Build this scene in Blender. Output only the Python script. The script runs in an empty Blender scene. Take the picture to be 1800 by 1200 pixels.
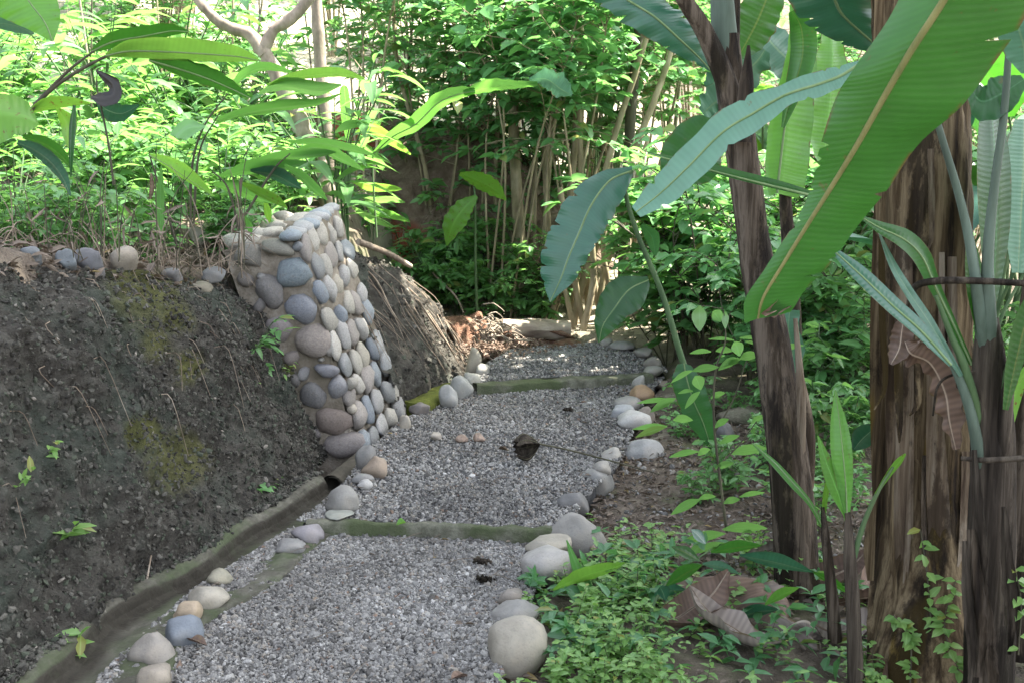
import bpy, math, random
import numpy as np
from mathutils import Vector, Matrix
R = math.radians
random.seed(7); rng = np.random.default_rng(7)
S = bpy.context.scene
COL = S.collection

# ------------------------------------------------------------------ camera, sky, sun, exposure
FPX = 2172.0; CAMZ = 1.7; PITCH = math.atan(370/FPX)
cam_d = bpy.data.cameras.new('camera'); cam = bpy.data.objects.new('camera', cam_d); COL.objects.link(cam)
cam.location = (0, 0, CAMZ); cam.rotation_euler = (R(90)-PITCH, 0, 0)
cam_d.sensor_width = 36; cam_d.lens = 36*FPX/1800; cam_d.clip_start = .05; cam_d.clip_end = 500
cam_d.dof.use_dof = True; cam_d.dof.focus_distance = 5.2; cam_d.dof.aperture_fstop = 9
S.camera = cam
SUN_EL, SUN_AZ = 57, 78          # azimuth from +Y towards +X
W = bpy.data.worlds.new('World'); S.world = W; W.use_nodes = True
nt = W.node_tree; bg = nt.nodes['Background']; sky = nt.nodes.new('ShaderNodeTexSky')
sky.sky_type = 'NISHITA'; sky.sun_disc = False; sky.sun_elevation = R(SUN_EL); sky.sun_rotation = R(SUN_AZ)
sky.air_density = .75; sky.dust_density = 2.5; sky.ozone_density = .3
hs = nt.nodes.new('ShaderNodeHueSaturation'); hs.inputs['Saturation'].default_value = .5
nt.links.new(sky.outputs[0], hs.inputs['Color']); nt.links.new(hs.outputs[0], bg.inputs[0]); bg.inputs[1].default_value = .15
sd = bpy.data.lights.new('sun', 'SUN'); sun = bpy.data.objects.new('sun', sd); COL.objects.link(sun)
sd.energy = 5.0; sd.angle = R(.5); sd.color = (1, .94, .84)
tosun = Vector((math.sin(R(SUN_AZ))*math.cos(R(SUN_EL)), math.cos(R(SUN_AZ))*math.cos(R(SUN_EL)), math.sin(R(SUN_EL))))
sun.rotation_euler = tosun.to_track_quat('Z', 'Y').to_euler(); sun.location = tosun*30
S.view_settings.view_transform = 'Standard'; S.view_settings.look = 'None'
S.view_settings.gamma = 1; S.view_settings.exposure = 2.78
S.cycles.use_denoising = True
S.cycles.max_bounces = 8; S.cycles.sample_clamp_indirect = 6

# ------------------------------------------------------------------ helpers
def V3(*a): return np.array(a, float)
CP, SP = math.cos(PITCH), math.sin(PITCH)
def ray(px, py):
    cx, cy = (px-900)/FPX, (600-py)/FPX
    return V3(cx, CP+SP*cy, -SP+CP*cy)
def P(px, py, d):                       # point seen at photo pixel, d metres ahead
    r = ray(px, py); return V3(0, 0, CAMZ)+r*(d/r[1])
def G(px, py, z):                       # point of the plane at height z
    r = ray(px, py); return V3(0, 0, CAMZ)+r*((z-CAMZ)/r[2])
def m_per_px(d): return d/FPX

def vn(p, s, seed=0):
    q = np.asarray(p, float)*s+seed*17.31; i = np.floor(q).astype(np.int64); f = q-i; f = f*f*(3-2*f)
    def h(a, b, c):
        n = (a*374761393+b*668265263+c*1274126177+seed*9176) & 0xffffffff
        n = ((n ^ (n >> 13))*1274126177) & 0xffffffff
        return ((n ^ (n >> 16)) & 0xffff)/65535.0
    r = 0
    for dx in (0, 1):
        for dy in (0, 1):
            for dz in (0, 1):
                w = (f[..., 0] if dx else 1-f[..., 0])*(f[..., 1] if dy else 1-f[..., 1])*(f[..., 2] if dz else 1-f[..., 2])
                r = r+w*h(i[..., 0]+dx, i[..., 1]+dy, i[..., 2]+dz)
    return r*2-1
def fbm(p, s, oct=4, seed=0, g=.5):
    r, a = 0, 1
    for k in range(oct):
        r = r+a*vn(p, s, seed+k); s *= 2.03; a *= g
    return r
def sstep(a, b, x):
    t = np.clip((np.asarray(x, float)-a)/(b-a), 0, 1); return t*t*(3-2*t)

class MB:
    def __init__(s): s.v = []; s.f = {}; s.n = 0; s.at = []; s.mi = {}
    def add(s, V, F, at=None, mi=0):
        V = np.asarray(V, float).reshape(-1, 3); F = np.asarray(F, np.int64)
        s.v.append(V); s.at.append(np.zeros((len(V), 3)) if at is None else np.asarray(at, float).reshape(-1, 3))
        s.f.setdefault(F.shape[1], []).append((F+s.n, mi)); s.n += len(V)
    def mesh(s, name, mats, smooth=True):
        me = bpy.data.meshes.new(name)
        V = np.concatenate(s.v); at = np.concatenate(s.at)
        loops, tot, mi = [], [], []
        for k, L in s.f.items():
            for F, m in L:
                loops.append(F.ravel()); tot.append(np.full(len(F), k)); mi.append(np.full(len(F), m))
        loops = np.concatenate(loops); tot = np.concatenate(tot); mi = np.concatenate(mi)
        start = np.concatenate([[0], np.cumsum(tot)[:-1]])
        me.vertices.add(len(V)); me.vertices.foreach_set('co', V.ravel().astype(np.float32))
        me.loops.add(len(loops)); me.loops.foreach_set('vertex_index', loops.astype(np.int32))
        me.polygons.add(len(tot)); me.polygons.foreach_set('loop_start', start.astype(np.int32))
        me.polygons.foreach_set('loop_total', tot.astype(np.int32))
        me.polygons.foreach_set('material_index', mi.astype(np.int32))
        me.polygons.foreach_set('use_smooth', np.full(len(tot), smooth))
        a = me.attributes.new('luv', 'FLOAT_VECTOR', 'POINT'); a.data.foreach_set('vector', at.ravel().astype(np.float32))
        me.update(calc_edges=True); me.validate()
        for m in (mats if isinstance(mats, (list, tuple)) else [mats]): me.materials.append(m)
        return me
    def obj(s, name, mats, parent=None, smooth=True):
        o = bpy.data.objects.new(name, s.mesh(name, mats, smooth)); COL.objects.link(o)
        if parent is not None: o.parent = parent; o.location = -Vector(parent.location)
        return o
def tag(o, label=None, cat=None, group=None, kind=None):
    for k, v in (('label', label), ('category', cat), ('group', group), ('kind', kind)):
        if v: o[k] = v
    return o
def thing(name, label, cat, loc=(0, 0, 0), group=None):
    o = bpy.data.objects.new(name, None); COL.objects.link(o); o.location = tuple(float(c) for c in loc); o.empty_display_size = .1
    return tag(o, label, cat, group)
def copy_tree(o, parent=None):
    c = o.copy(); COL.objects.link(c); c.parent = parent
    for ch in list(o.children): copy_tree(ch, c)
    return c

def cr(pts, n):                          # Catmull-Rom resample
    p = np.asarray(pts, float)
    if len(p) == 2: return p[0]+(p[1]-p[0])*np.linspace(0, 1, n)[:, None]
    p = np.vstack([2*p[0]-p[1], p, 2*p[-1]-p[-2]]); m = len(p)-3
    t = np.linspace(0, m, n); i = np.minimum(t.astype(int), m-1); f = (t-i)[:, None]
    a, b, c, d = p[i], p[i+1], p[i+2], p[i+3]
    return .5*(2*b+(c-a)*f+(2*a-5*b+4*c-d)*f**2+(3*b-a-3*c+d)*f**3)
def unit(v): return v/np.maximum(np.linalg.norm(v, axis=-1, keepdims=True), 1e-9)
def tube(mb, pts, rad, sides=8, n=None, mi=0, cap=True, wob=0):
    pts = np.asarray(pts, float); n = n or max(4, len(pts)*3)
    C = cr(pts, n); rad = np.interp(np.linspace(0, 1, n), np.linspace(0, 1, len(np.atleast_1d(rad))), np.atleast_1d(rad))
    T = unit(np.gradient(C, axis=0)); ref = np.tile(V3(.31, .95, .05), (n, 1))
    ref[np.abs((T*ref).sum(1)) > .9] = V3(1, 0, .1)
    A = unit(np.cross(T, ref)); B = np.cross(T, A)
    th = np.linspace(0, 2*np.pi, sides, endpoint=False)
    ring = A[:, None]*np.cos(th)[None, :, None]+B[:, None]*np.sin(th)[None, :, None]
    rr = rad[:, None]*np.ones(sides)[None]
    if wob: rr = rr*(1+wob*vn(C[:, None]+ring*rad[:, None, None], 1/max(rad.max(), .01), 3))
    Vt = (C[:, None]+ring*rr[:, :, None]).reshape(-1, 3)
    i, j = np.meshgrid(np.arange(n-1), np.arange(sides), indexing='ij')
    k = (j+1) % sides
    Fq = np.stack([i*sides+j, i*sides+k, (i+1)*sides+k, (i+1)*sides+j], -1).reshape(-1, 4)
    at = np.stack([np.repeat(np.linspace(0, 1, n), sides), np.tile(th/6.283, n), np.zeros(n*sides)], -1)
    b0 = mb.n; mb.add(Vt, Fq, at, mi)
    if cap:
        mb.add(np.vstack([Vt[:sides], C[:1]]), [(sides, (q+1) % sides, q) for q in range(sides)], None, mi)
        mb.add(np.vstack([Vt[-sides:], C[-1:]]), [(sides, q, (q+1) % sides) for q in range(sides)], None, mi)
def grid_faces(a, b):
    i, j = np.meshgrid(np.arange(a-1), np.arange(b-1), indexing='ij')
    return np.stack([i*b+j, i*b+j+1, (i+1)*b+j+1, (i+1)*b+j], -1).reshape(-1, 4)
# leaf of 8 vertices, many at once
LT = np.array([(0, 0, 0), (.33, .46, .5), (.33, 0, 0), (.33, -.46, .5), (.7, .36, .4), (.7, 0, 0), (.7, -.36, .4), (1, 0, 0)])
LF3 = np.array([(0, 2, 1), (0, 3, 2), (4, 5, 7), (5, 6, 7)]); LF4 = np.array([(1, 2, 5, 4), (2, 3, 6, 5)])
def leaves(mb, pos, dirs, ups, L, wr=.5, fold=.25, droop=.2, mi=0):
    pos = np.asarray(pos, float); N = len(pos)
    if N == 0: return
    X = unit(np.asarray(dirs, float)); Y = unit(np.cross(np.asarray(ups, float), X)); Z = np.cross(X, Y)
    L = np.broadcast_to(np.asarray(L, float), (N,)); wr = np.broadcast_to(np.asarray(wr, float), (N,)); droop = np.broadcast_to(np.asarray(droop, float), (N,))
    t = LT
    x = t[None, :, 0]*L[:, None]; y = t[None, :, 1]*(L*wr)[:, None]
    z = np.abs(t[None, :, 1])*(L*wr)[:, None]*fold*2-(t[None, :, 0]**2)*(L*droop)[:, None]
    Vt = pos[:, None]+X[:, None]*x[..., None]+Y[:, None]*y[..., None]+Z[:, None]*z[..., None]
    at = np.broadcast_to(np.stack([t[:, 0], t[:, 1]*2, 0*t[:, 0]], -1)[None], (N, 8, 3))
    b = mb.n; base = (np.arange(N)*8)[:, None, None]
    mb.add(Vt, (base+LF3[None]).reshape(-1, 3), at, mi)
    F4 = (base+LF4[None]).reshape(-1, 4)+b; mb.f.setdefault(4, []).append((F4, mi))
# shaped blade from sections (left, mid, right edge)
def blade(mb, secs, nu=26, nv=9, bulge=.0, wav=.0, freq=9, seed=0, mi=0, notch=0):
    Ls, Ms, Rs = (cr([s[k] for s in secs], nu) for k in range(3))
    v = np.linspace(-1, 1, nv); Vt = np.zeros((nu, nv, 3))
    T = unit(np.gradient(Ms, axis=0)); N = unit(np.cross(T, Rs-Ls+1e-6))
    ln = np.linalg.norm(np.diff(Ms, axis=0), axis=1).sum()
    u = np.linspace(0, 1, nu); rsn = np.random.default_rng(seed+5); lims = []
    for sd_ in (0, 1):
        lim = np.ones(nu)
        for _ in range(notch):
            i = rsn.integers(int(nu*.12), int(nu*.95)); lim[i] = min(lim[i], 1-rsn.uniform(.06, .34))
        lims.append(lim)
    for j, w in enumerate(v):
        E = Ls if w < 0 else Rs; a = np.minimum(abs(w), lims[0 if w < 0 else 1])
        wd = np.linalg.norm(E-Ms, axis=1)
        p = Ms*(1-a[:, None])+E*a[:, None]+N*(bulge*np.sin(np.pi*a*.8)*wd)[:, None]
        wv = np.sin(u*freq*6.283+seed+(1.3 if w > 0 else 0))*.6+vn(np.stack([u*9, u*0+w, u*0+seed], -1), 1.0, seed)
        Vt[:, j] = p+N*(wav*a*a*wv*np.minimum(wd*8, 1))[:, None]
    at = np.stack(np.broadcast_arrays((u*ln)[:, None], v[None, :], 0.0), -1)
    mb.add(Vt, grid_faces(nu, nv), at, mi)
def sec(l, m, r, d, dl=0, dr=0): return (P(l[0], l[1], d+dl), P(m[0], m[1], d), P(r[0], r[1], d+dr))
def strap(mids, tilt=.3, foldz=0, side=1):  # mids: (px,py,d,width_px) -> sections, blade across the path of its midline
    m = np.array(mids, float); t = np.gradient(m[:, :2], axis=0); t /= np.maximum(np.linalg.norm(t, axis=1, keepdims=True), 1e-6)
    out = []
    for (px, py, d, w), tt in zip(m, t):
        n = V3(-tt[1], tt[0])*side; dd = tilt*w*m_per_px(d)
        M = P(px, py, d); M[2] -= foldz*w*m_per_px(d)
        out.append((P(px-n[0]*w/2, py-n[1]*w/2, d-dd), M, P(px+n[0]*w/2, py+n[1]*w/2, d+dd)))
    return out

# ------------------------------------------------------------------ materials
def mat(name):
    m = bpy.data.materials.new(name); m.use_nodes = True; nt = m.node_tree
    b = nt.nodes['Principled BSDF']; return m, nt, b
def N(nt, t, **kw):
    n = nt.nodes.new(t)
    for k, v in kw.items():
        if k in n.inputs.keys() if isinstance(k, str) else False: n.inputs[k].default_value = v
        else: setattr(n, k, v)
    return n
def ramp(nt, fac, stops, interp='LINEAR'):
    r = nt.nodes.new('ShaderNodeValToRGB'); e = r.color_ramp; e.interpolation = interp
    while len(e.elements) < len(stops): e.elements.new(.5)
    for q, (p, c) in zip(e.elements, stops): q.position = p; q.color = (*c, 1)
    nt.links.new(fac, r.inputs[0]); return r.outputs[0]
def mix(nt, fac, a, b, mode='MIX'):
    m = nt.nodes.new('ShaderNodeMix'); m.data_type = 'RGBA'; m.blend_type = mode
    for s, i in ((fac, 0), (a, 6), (b, 7)):
        if hasattr(s, 'links'): nt.links.new(s, m.inputs[i])
        else: m.inputs[i].default_value = s if i == 0 else (*s, 1)
    return m.outputs[2]
def noise(nt, scale, detail=4, rough=.6, coord='Object', stretch=None):
    tc = nt.nodes.new('ShaderNodeTexCoord'); n = nt.nodes.new('ShaderNodeTexNoise')
    n.inputs['Scale'].default_value = scale; n.inputs['Detail'].default_value = detail; n.inputs['Roughness'].default_value = rough
    src = tc.outputs[coord]
    if stretch:
        mp = nt.nodes.new('ShaderNodeMapping'); mp.inputs['Scale'].default_value = stretch; nt.links.new(src, mp.inputs[0]); src = mp.outputs[0]
    nt.links.new(src, n.inputs[0]); return n.outputs[0]
def bump(nt, b, h, st=.3, dist=.01):
    n = nt.nodes.new('ShaderNodeBump'); n.inputs['Strength'].default_value = st; n.inputs['Distance'].default_value = dist
    nt.links.new(h, n.inputs['Height']); nt.links.new(n.outputs[0], b.inputs['Normal']); return n
def mathn(nt, op, a, b=0.0, clamp=False):
    n = nt.nodes.new('ShaderNodeMath'); n.operation = op; n.use_clamp = clamp
    for k, s in enumerate((a, b)):
        if hasattr(s, 'links'): nt.links.new(s, n.inputs[k])
        else: n.inputs[k].default_value = s
    return n.outputs[0]
def luv(nt):
    a = nt.nodes.new('ShaderNodeAttribute'); a.attribute_name = 'luv'
    s = nt.nodes.new('ShaderNodeSeparateXYZ'); nt.links.new(a.outputs['Vector'], s.inputs[0]); return s.outputs

def leaf_mat(name, c1, c2, tr, k=.4, rough=.42, veins=0, spots=0, rib=None, spec=.5):
    if 'dr' not in name and 'dead' not in name: c1, c2 = (c1[0]*.82, c1[1], c1[2]*1.15), (c2[0]*.82, c2[1], c2[2]*1.15)
    m, nt, b = mat(name); g = nt.nodes.new('ShaderNodeNewGeometry'); oi = nt.nodes.new('ShaderNodeObjectInfo')
    rnd = g.outputs['Random Per Island']
    tr = (tr[0]*.74, tr[1]*.94, tr[2]*1.3)
    col = mix(nt, rnd, c1, c2)
    if not veins: col = mix(nt, ramp(nt, rnd, [(.962, (0, 0, 0)), (.966, (1, 1, 1))]), col, (.22, .16, .03))
    n = noise(nt, 9, 3); col = mix(nt, mathn(nt, 'MULTIPLY', n, .5), col, tuple(min(1, c*1.5) for c in c2))
    hsv = nt.nodes.new('ShaderNodeHueSaturation'); nt.links.new(col, hsv.inputs['Color'])
    nt.links.new(mathn(nt, 'MULTIPLY_ADD', oi.outputs['Random'], .5), hsv.inputs['Value']); hsv.inputs['Value'].links[0].from_node.inputs[2].default_value = .75
    col = hsv.outputs[0]; u = luv(nt)
    tcol = mix(nt, rnd, tr, tuple(c*.72 for c in tr))
    av = mathn(nt, 'ABSOLUTE', u[1])
    if spots:
        s = ramp(nt, noise(nt, spots, 3), [(.62, (0, 0, 0)), (.68, (1, 1, 1))]); col = mix(nt, s, col, (.16, .12, .03)); tcol = mix(nt, s, tcol, (.12, .08, .01))
    if veins:
        nz = noise(nt, 6, 2)
        ph = mathn(nt, 'ADD', mathn(nt, 'MULTIPLY', u[0], veins), mathn(nt, 'ADD', mathn(nt, 'MULTIPLY', av, -2.2), mathn(nt, 'MULTIPLY', nz, 1.2)))
        w = mathn(nt, 'SINE', ph); w2 = mathn(nt, 'SINE', mathn(nt, 'MULTIPLY', ph, .23)); w = mathn(nt, 'ADD', w, mathn(nt, 'MULTIPLY', w2, .8))
        f = mathn(nt, 'MULTIPLY_ADD', w, .16 if 'dry' in name else .055); f.node.inputs[2].default_value = .3 if 'dry' in name else .12
        col = mix(nt, f, col, tuple(c*.5 for c in c1)); tcol = mix(nt, f, tcol, tuple(c*.45 for c in tr))
        bump(nt, b, w, .12, .002)
    if veins:
        ed = mathn(nt, 'MULTIPLY', ramp(nt, av, [(.93, (0, 0, 0)), (.99, (1, 1, 1))]), ramp(nt, noise(nt, 14, 4), [(.5, (0, 0, 0)), (.6, (1, 1, 1))]), True)
        bl = ramp(nt, noise(nt, 26, 5, .7), [(.65, (0, 0, 0)), (.70, (1, 1, 1))]); ed = mathn(nt, 'MAXIMUM', ed, mathn(nt, 'MULTIPLY', bl, .55)); tcol = mix(nt, ramp(nt, noise(nt, 5, 4, .6), [(.4, (0, 0, 0)), (.65, (.55, .55, .55))]), tcol, tuple(c*.4 for c in tr))
        col = mix(nt, ed, col, (.12, .085, .035)); tcol = mix(nt, ed, tcol, (.10, .06, .01))
    rc = rib or tuple(min(1, c*2.0+.03) for c in c2)
    rm = ramp(nt, av, [(.03 if veins else .05, (1, 1, 1)), (.06 if veins else .12, (0, 0, 0))])
    rmf = mathn(nt, 'MULTIPLY', rm, .8 if veins else .35); col = mix(nt, rmf, col, rc); tcol = mix(nt, rmf, tcol, tuple(c*.6 for c in tr))
    nt.links.new(col, b.inputs['Base Color']); b.inputs['Roughness'].default_value = rough; b.inputs['Specular IOR Level'].default_value = spec
    t = nt.nodes.new('ShaderNodeBsdfTranslucent'); nt.links.new(tcol, t.inputs[0])
    ms = nt.nodes.new('ShaderNodeMixShader'); ms.inputs[0].default_value = k
    nt.links.new(b.outputs[0], ms.inputs[1]); nt.links.new(t.outputs[0], ms.inputs[2])
    nt.links.new(ms.outputs[0], nt.nodes['Material Output'].inputs[0]); return m
M = {}
M['shrub'] = leaf_mat('shrub_leaf', (.07, .16, .045), (.12, .24, .075), (.28, .52, .09), .42, .38)
M['shrubd'] = leaf_mat('shrub_leaf_deep', (.05, .125, .04), (.09, .19, .065), (.22, .44, .07), .4, .36)
M['herb'] = leaf_mat('herb_leaf', (.08, .17, .045), (.15, .27, .08), (.32, .52, .08), .48, .42)
M['ginger'] = leaf_mat('ginger_leaf', (.06, .15, .035), (.09, .20, .045), (.24, .46, .05), .45, .36, spots=0)
M['lime'] = leaf_mat('lime_leaf', (.12, .25, .03), (.15, .30, .04), (.36, .58, .05), .5, .4, veins=420)
M['limespot'] = leaf_mat('lime_leaf_spotted', (.09, .20, .02), (.12, .24, .03), (.28, .46, .03), .5, .45, spots=55)
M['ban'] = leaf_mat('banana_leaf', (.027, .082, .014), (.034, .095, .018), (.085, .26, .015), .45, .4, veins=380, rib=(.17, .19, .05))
M['banlime'] = leaf_mat('banana_leaf_lime', (.08, .185, .03), (.10, .22, .035), (.26, .52, .04), .5, .36, veins=400)  # lime green leaf, lighter and yellower than the plain one
M['banblue'] = leaf_mat('banana_leaf_waxy', (.032, .092, .05), (.042, .108, .058), (.05, .16, .04), .3, .34, veins=430, rib=(.25, .34, .22), spec=.65)
M['banpale'] = leaf_mat('banana_leaf_pale', (.10, .185, .105), (.115, .20, .115), (.11, .24, .08), .3, .42, veins=460, rib=(.2, .3, .16))
M['bandark'] = leaf_mat('banana_leaf_dark', (.022, .068, .02), (.028, .08, .024), (.08, .22, .025), .35, .4, veins=420)
M['canopy'] = leaf_mat('canopy_leaf', (.04, .10, .025), (.06, .14, .035), (.10, .22, .03), .3, .4)
M['cover'] = leaf_mat('ground_cover_leaf', (.10, .19, .05), (.22, .31, .07), (.32, .50, .06), .4, .42)
M['dry'] = leaf_mat('dry_leaf', (.06, .047, .036), (.16, .125, .092), (.16, .09, .04), .18, .7)
M['drypale'] = leaf_mat('dry_banana_leaf', (.20, .165, .135), (.29, .245, .205), (.2, .13, .08), .12, .6, veins=300, rib=(.55, .48, .38), spec=.3)
M['drybrown'] = leaf_mat('dry_banana_leaf_brown', (.11, .072, .05), (.17, .115, .082), (.2, .1, .06), .15, .6, veins=380, rib=(.5, .4, .3), spec=.3)
M['black'] = leaf_mat('dead_black_leaf', (.012, .011, .01), (.02, .017, .014), (.02, .015, .01), .1, .6)

def bark_mat(name, a, b_, c, scale=12, stretch=(1, 1, .15), moss=0, bst=.5):
    m, nt, b = mat(name)
    n = noise(nt, scale, 5, .65, 'Object', stretch); n2 = noise(nt, 3, 4)
    col = ramp(nt, n, [(.3, a), (.5, b_), (.72, c)])
    col = mix(nt, mathn(nt, 'MULTIPLY', n2, .35), col, a)
    if moss: col = mix(nt, mathn(nt, 'MULTIPLY', ramp(nt, n2, [(.5, (0, 0, 0)), (.65, (1, 1, 1))]), moss), col, (.05, .08, .02))
    nt.links.new(col, b.inputs['Base Color']); b.inputs['Roughness'].default_value = .85; bump(nt, b, n, bst, .01); return m
M['bark'] = bark_mat('pale_bark', (.11, .088, .065), (.24, .195, .15), (.38, .33, .27), 11, (1, 1, .5), .4, .9)
M['cane'] = bark_mat('cane_bark', (.15, .12, .07), (.27, .22, .13), (.42, .36, .25), 14, (1, 1, .3), .35)
M['stem'] = bark_mat('dark_stem', (.03, .025, .015), (.06, .055, .03), (.10, .10, .05), 20)
M['greenstem'] = bark_mat('green_stem', (.03, .06, .02), (.06, .11, .04), (.10, .15, .06), 20, (1, 1, .1), 0, .2)
M['palestem'] = bark_mat('pale_waxy_stem', (.035, .05, .035), (.07, .10, .07), (.14, .19, .15), 9, (1, 1, .12), 0, .2)
M['ribgreen'] = bark_mat('leaf_rib_green', (.10, .17, .06), (.15, .22, .09), (.2, .27, .12), 20, (1, 1, .3), 0, .1)
M['midrib'] = bark_mat('leaf_midrib', (.10, .11, .03), (.17, .16, .05), (.24, .22, .08), 20, (1, 1, .3), 0, .1)
M['twig'] = bark_mat('dry_twig', (.10, .07, .05), (.22, .17, .12), (.42, .36, .28), 14)
def pseudo_mat(name, dark, mid, lite, yel, amt):
    m, nt, b = mat(name)
    n = noise(nt, 26, 6, .65, 'Object', (1, 1, .035)); n2 = noise(nt, 7, 3, .5, 'Object', (1, 1, .12)); n3 = noise(nt, 10, 6, .75, 'Object', (1, 1, .35))
    col = ramp(nt, n, [(.34, dark), (.47, mid), (.60, lite), (.72, mid)])
    col = mix(nt, mathn(nt, 'MULTIPLY', ramp(nt, n2, [(.56, (0, 0, 0)), (.62, (1, 1, 1))]), amt), col, yel)
    blot = ramp(nt, mathn(nt, 'MULTIPLY', mathn(nt, 'ADD', n3, n2), .5), [(.50, (0, 0, 0)), (.55, (1, 1, 1))])
    col = mix(nt, mathn(nt, 'MULTIPLY', blot, .8), col, tuple(c*.5 for c in dark))
    nt.links.new(col, b.inputs['Base Color']); b.inputs['Roughness'].default_value = .8; b.inputs['Specular IOR Level'].default_value = .12
    bump(nt, b, mathn(nt, 'ADD', n, mathn(nt, 'MULTIPLY', n3, .6)), .9, .014); return m
M['pseudo'] = pseudo_mat('banana_sheath', (.012, .008, .005), (.058, .040, .021), (.155, .118, .068), (.13, .088, .018), .9)
M['pseudo2'] = pseudo_mat('banana_sheath_grey', (.013, .010, .008), (.045, .034, .023), (.125, .10, .075), (.08, .065, .03), .5)
M['pseudo3'] = pseudo_mat('banana_sheath_black', (.014, .011, .008), (.034, .027, .02), (.085, .07, .052), (.05, .045, .025), .5)
M['peel'] = pseudo_mat('peeling_sheath', (.045, .03, .02), (.11, .082, .055), (.20, .165, .12), (.16, .11, .05), .3)

def stone_mat():
    m, nt, b = mat('river_stone'); oi = nt.nodes.new('ShaderNodeObjectInfo')
    n = noise(nt, 9, 6, .65); n2 = noise(nt, 120, 2, .5); n3 = noise(nt, 4, 3)
    col = mix(nt, 1, oi.outputs['Color'], ramp(nt, n, [(.25, (.62, .6, .58)), (.5, (.95, .95, .95)), (.75, (1.25, 1.22, 1.15))]), 'MULTIPLY')
    col = mix(nt, mathn(nt, 'MULTIPLY', ramp(nt, n2, [(.33, (1, 1, 1)), (.42, (0, 0, 0))]), .16), col, (.05, .05, .05))
    col = mix(nt, mathn(nt, 'MULTIPLY', ramp(nt, n3, [(.55, (0, 0, 0)), (.7, (1, 1, 1))]), .35), col, (.16, .13, .10))
    nt.links.new(col, b.inputs['Base Color']); b.inputs['Roughness'].default_value = .72; b.inputs['Specular IOR Level'].default_value = .35
    bump(nt, b, mathn(nt, 'ADD', n, mathn(nt, 'MULTIPLY', n2, .25)), .45, .012); return m
M['stone'] = stone_mat()
def rough_mat(name, stops, sc=12, bst=.8, dist=.02, moss=None, attr=None, fine=90):
    m, nt, b = mat(name); n = noise(nt, sc, 8, .7); n2 = noise(nt, fine, 3, .6)
    h = mathn(nt, 'ADD', n, mathn(nt, 'MULTIPLY', n2, .4)); col = ramp(nt, n, stops)
    col = mix(nt, mathn(nt, 'MULTIPLY', n2, .5), col, tuple(c*.45 for c in stops[0][1]))
    if moss:
        n3 = noise(nt, 2.3, 5, .65); col = mix(nt, mathn(nt, 'MULTIPLY', ramp(nt, n3, [(moss[1], (0, 0, 0)), (moss[1]+.12, (1, 1, 1))]), moss[2]), col, moss[0])
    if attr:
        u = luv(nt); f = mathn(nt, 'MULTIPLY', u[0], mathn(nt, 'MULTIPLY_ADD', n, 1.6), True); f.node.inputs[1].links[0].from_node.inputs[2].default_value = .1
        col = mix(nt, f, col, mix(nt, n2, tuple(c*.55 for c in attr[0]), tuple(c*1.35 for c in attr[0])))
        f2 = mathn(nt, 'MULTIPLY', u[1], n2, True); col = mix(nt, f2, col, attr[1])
    nt.links.new(col, b.inputs['Base Color']); b.inputs['Roughness'].default_value = .92; b.inputs['Specular IOR Level'].default_value = .2
    bump(nt, b, h, bst, dist); return m
M['soil'] = rough_mat('bank_soil', [(.3, (.026, .023, .019)), (.5, (.06, .055, .045)), (.7, (.115, .11, .092))], 16, 1, .03, ((.045, .06, .045), .5, .55), ((.085, .088, .026), (.2, .185, .155)))
M['litter'] = rough_mat('forest_floor', [(.3, (.065, .05, .038)), (.5, (.13, .105, .08)), (.7, (.24, .20, .15))], 7, .8, .04, ((.07, .10, .03), .52, .5), ((.46, .42, .31), (.1, .1, .1)))
M['hill'] = rough_mat('hillside_soil', [(.3, (.12, .085, .06)), (.5, (.23, .17, .12)), (.7, (.36, .29, .21))], 9, 1, .05, ((.06, .09, .03), .56, .5), ((.34, .09, .05), (.16, .18, .20)))
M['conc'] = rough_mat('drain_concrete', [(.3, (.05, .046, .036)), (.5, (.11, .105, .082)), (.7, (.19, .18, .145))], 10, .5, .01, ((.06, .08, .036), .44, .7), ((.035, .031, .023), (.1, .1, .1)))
M['step'] = rough_mat('mossy_step_concrete', [(.3, (.06, .06, .042)), (.5, (.13, .13, .095)), (.7, (.24, .235, .18))], 14, .8, .015, ((.055, .075, .028), .42, .75))
M['mossc'] = rough_mat('moss', [(.3, (.05, .06, .012)), (.5, (.10, .115, .02)), (.7, (.16, .17, .03))], 20, .8, .012)
M['mortar'] = rough_mat('mortar', [(.3, (.10, .085, .062)), (.5, (.22, .19, .15)), (.7, (.35, .315, .26))], 12, .7, .015, ((.10, .085, .06), .53, .7))
M['rubble'] = rough_mat('rubble_rock', [(.3, (.13, .115, .085)), (.5, (.25, .225, .17)), (.7, (.38, .35, .28))], 10, .9, .03, ((.06, .075, .04), .5, .7))
M['pathbase'] = rough_mat('path_bed', [(.3, (.045, .045, .045)), (.5, (.085, .085, .085)), (.7, (.13, .13, .13))], 30, .7, .01)
M['wood'] = bark_mat('weathered_wood', (.16, .12, .09), (.30, .25, .19), (.48, .42, .34), 16, (.2, 1, 1))
M['rot'] = rough_mat('rotten_wood', [(.3, (.08, .04, .025)), (.5, (.20, .11, .07)), (.7, (.36, .25, .18))], 9, 1, .04)
M['pipe'] = rough_mat('drain_pipe_clay', [(.3, (.05, .045, .035)), (.5, (.09, .08, .06)), (.7, (.13, .12, .09))], 9, .4, .01)
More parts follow.
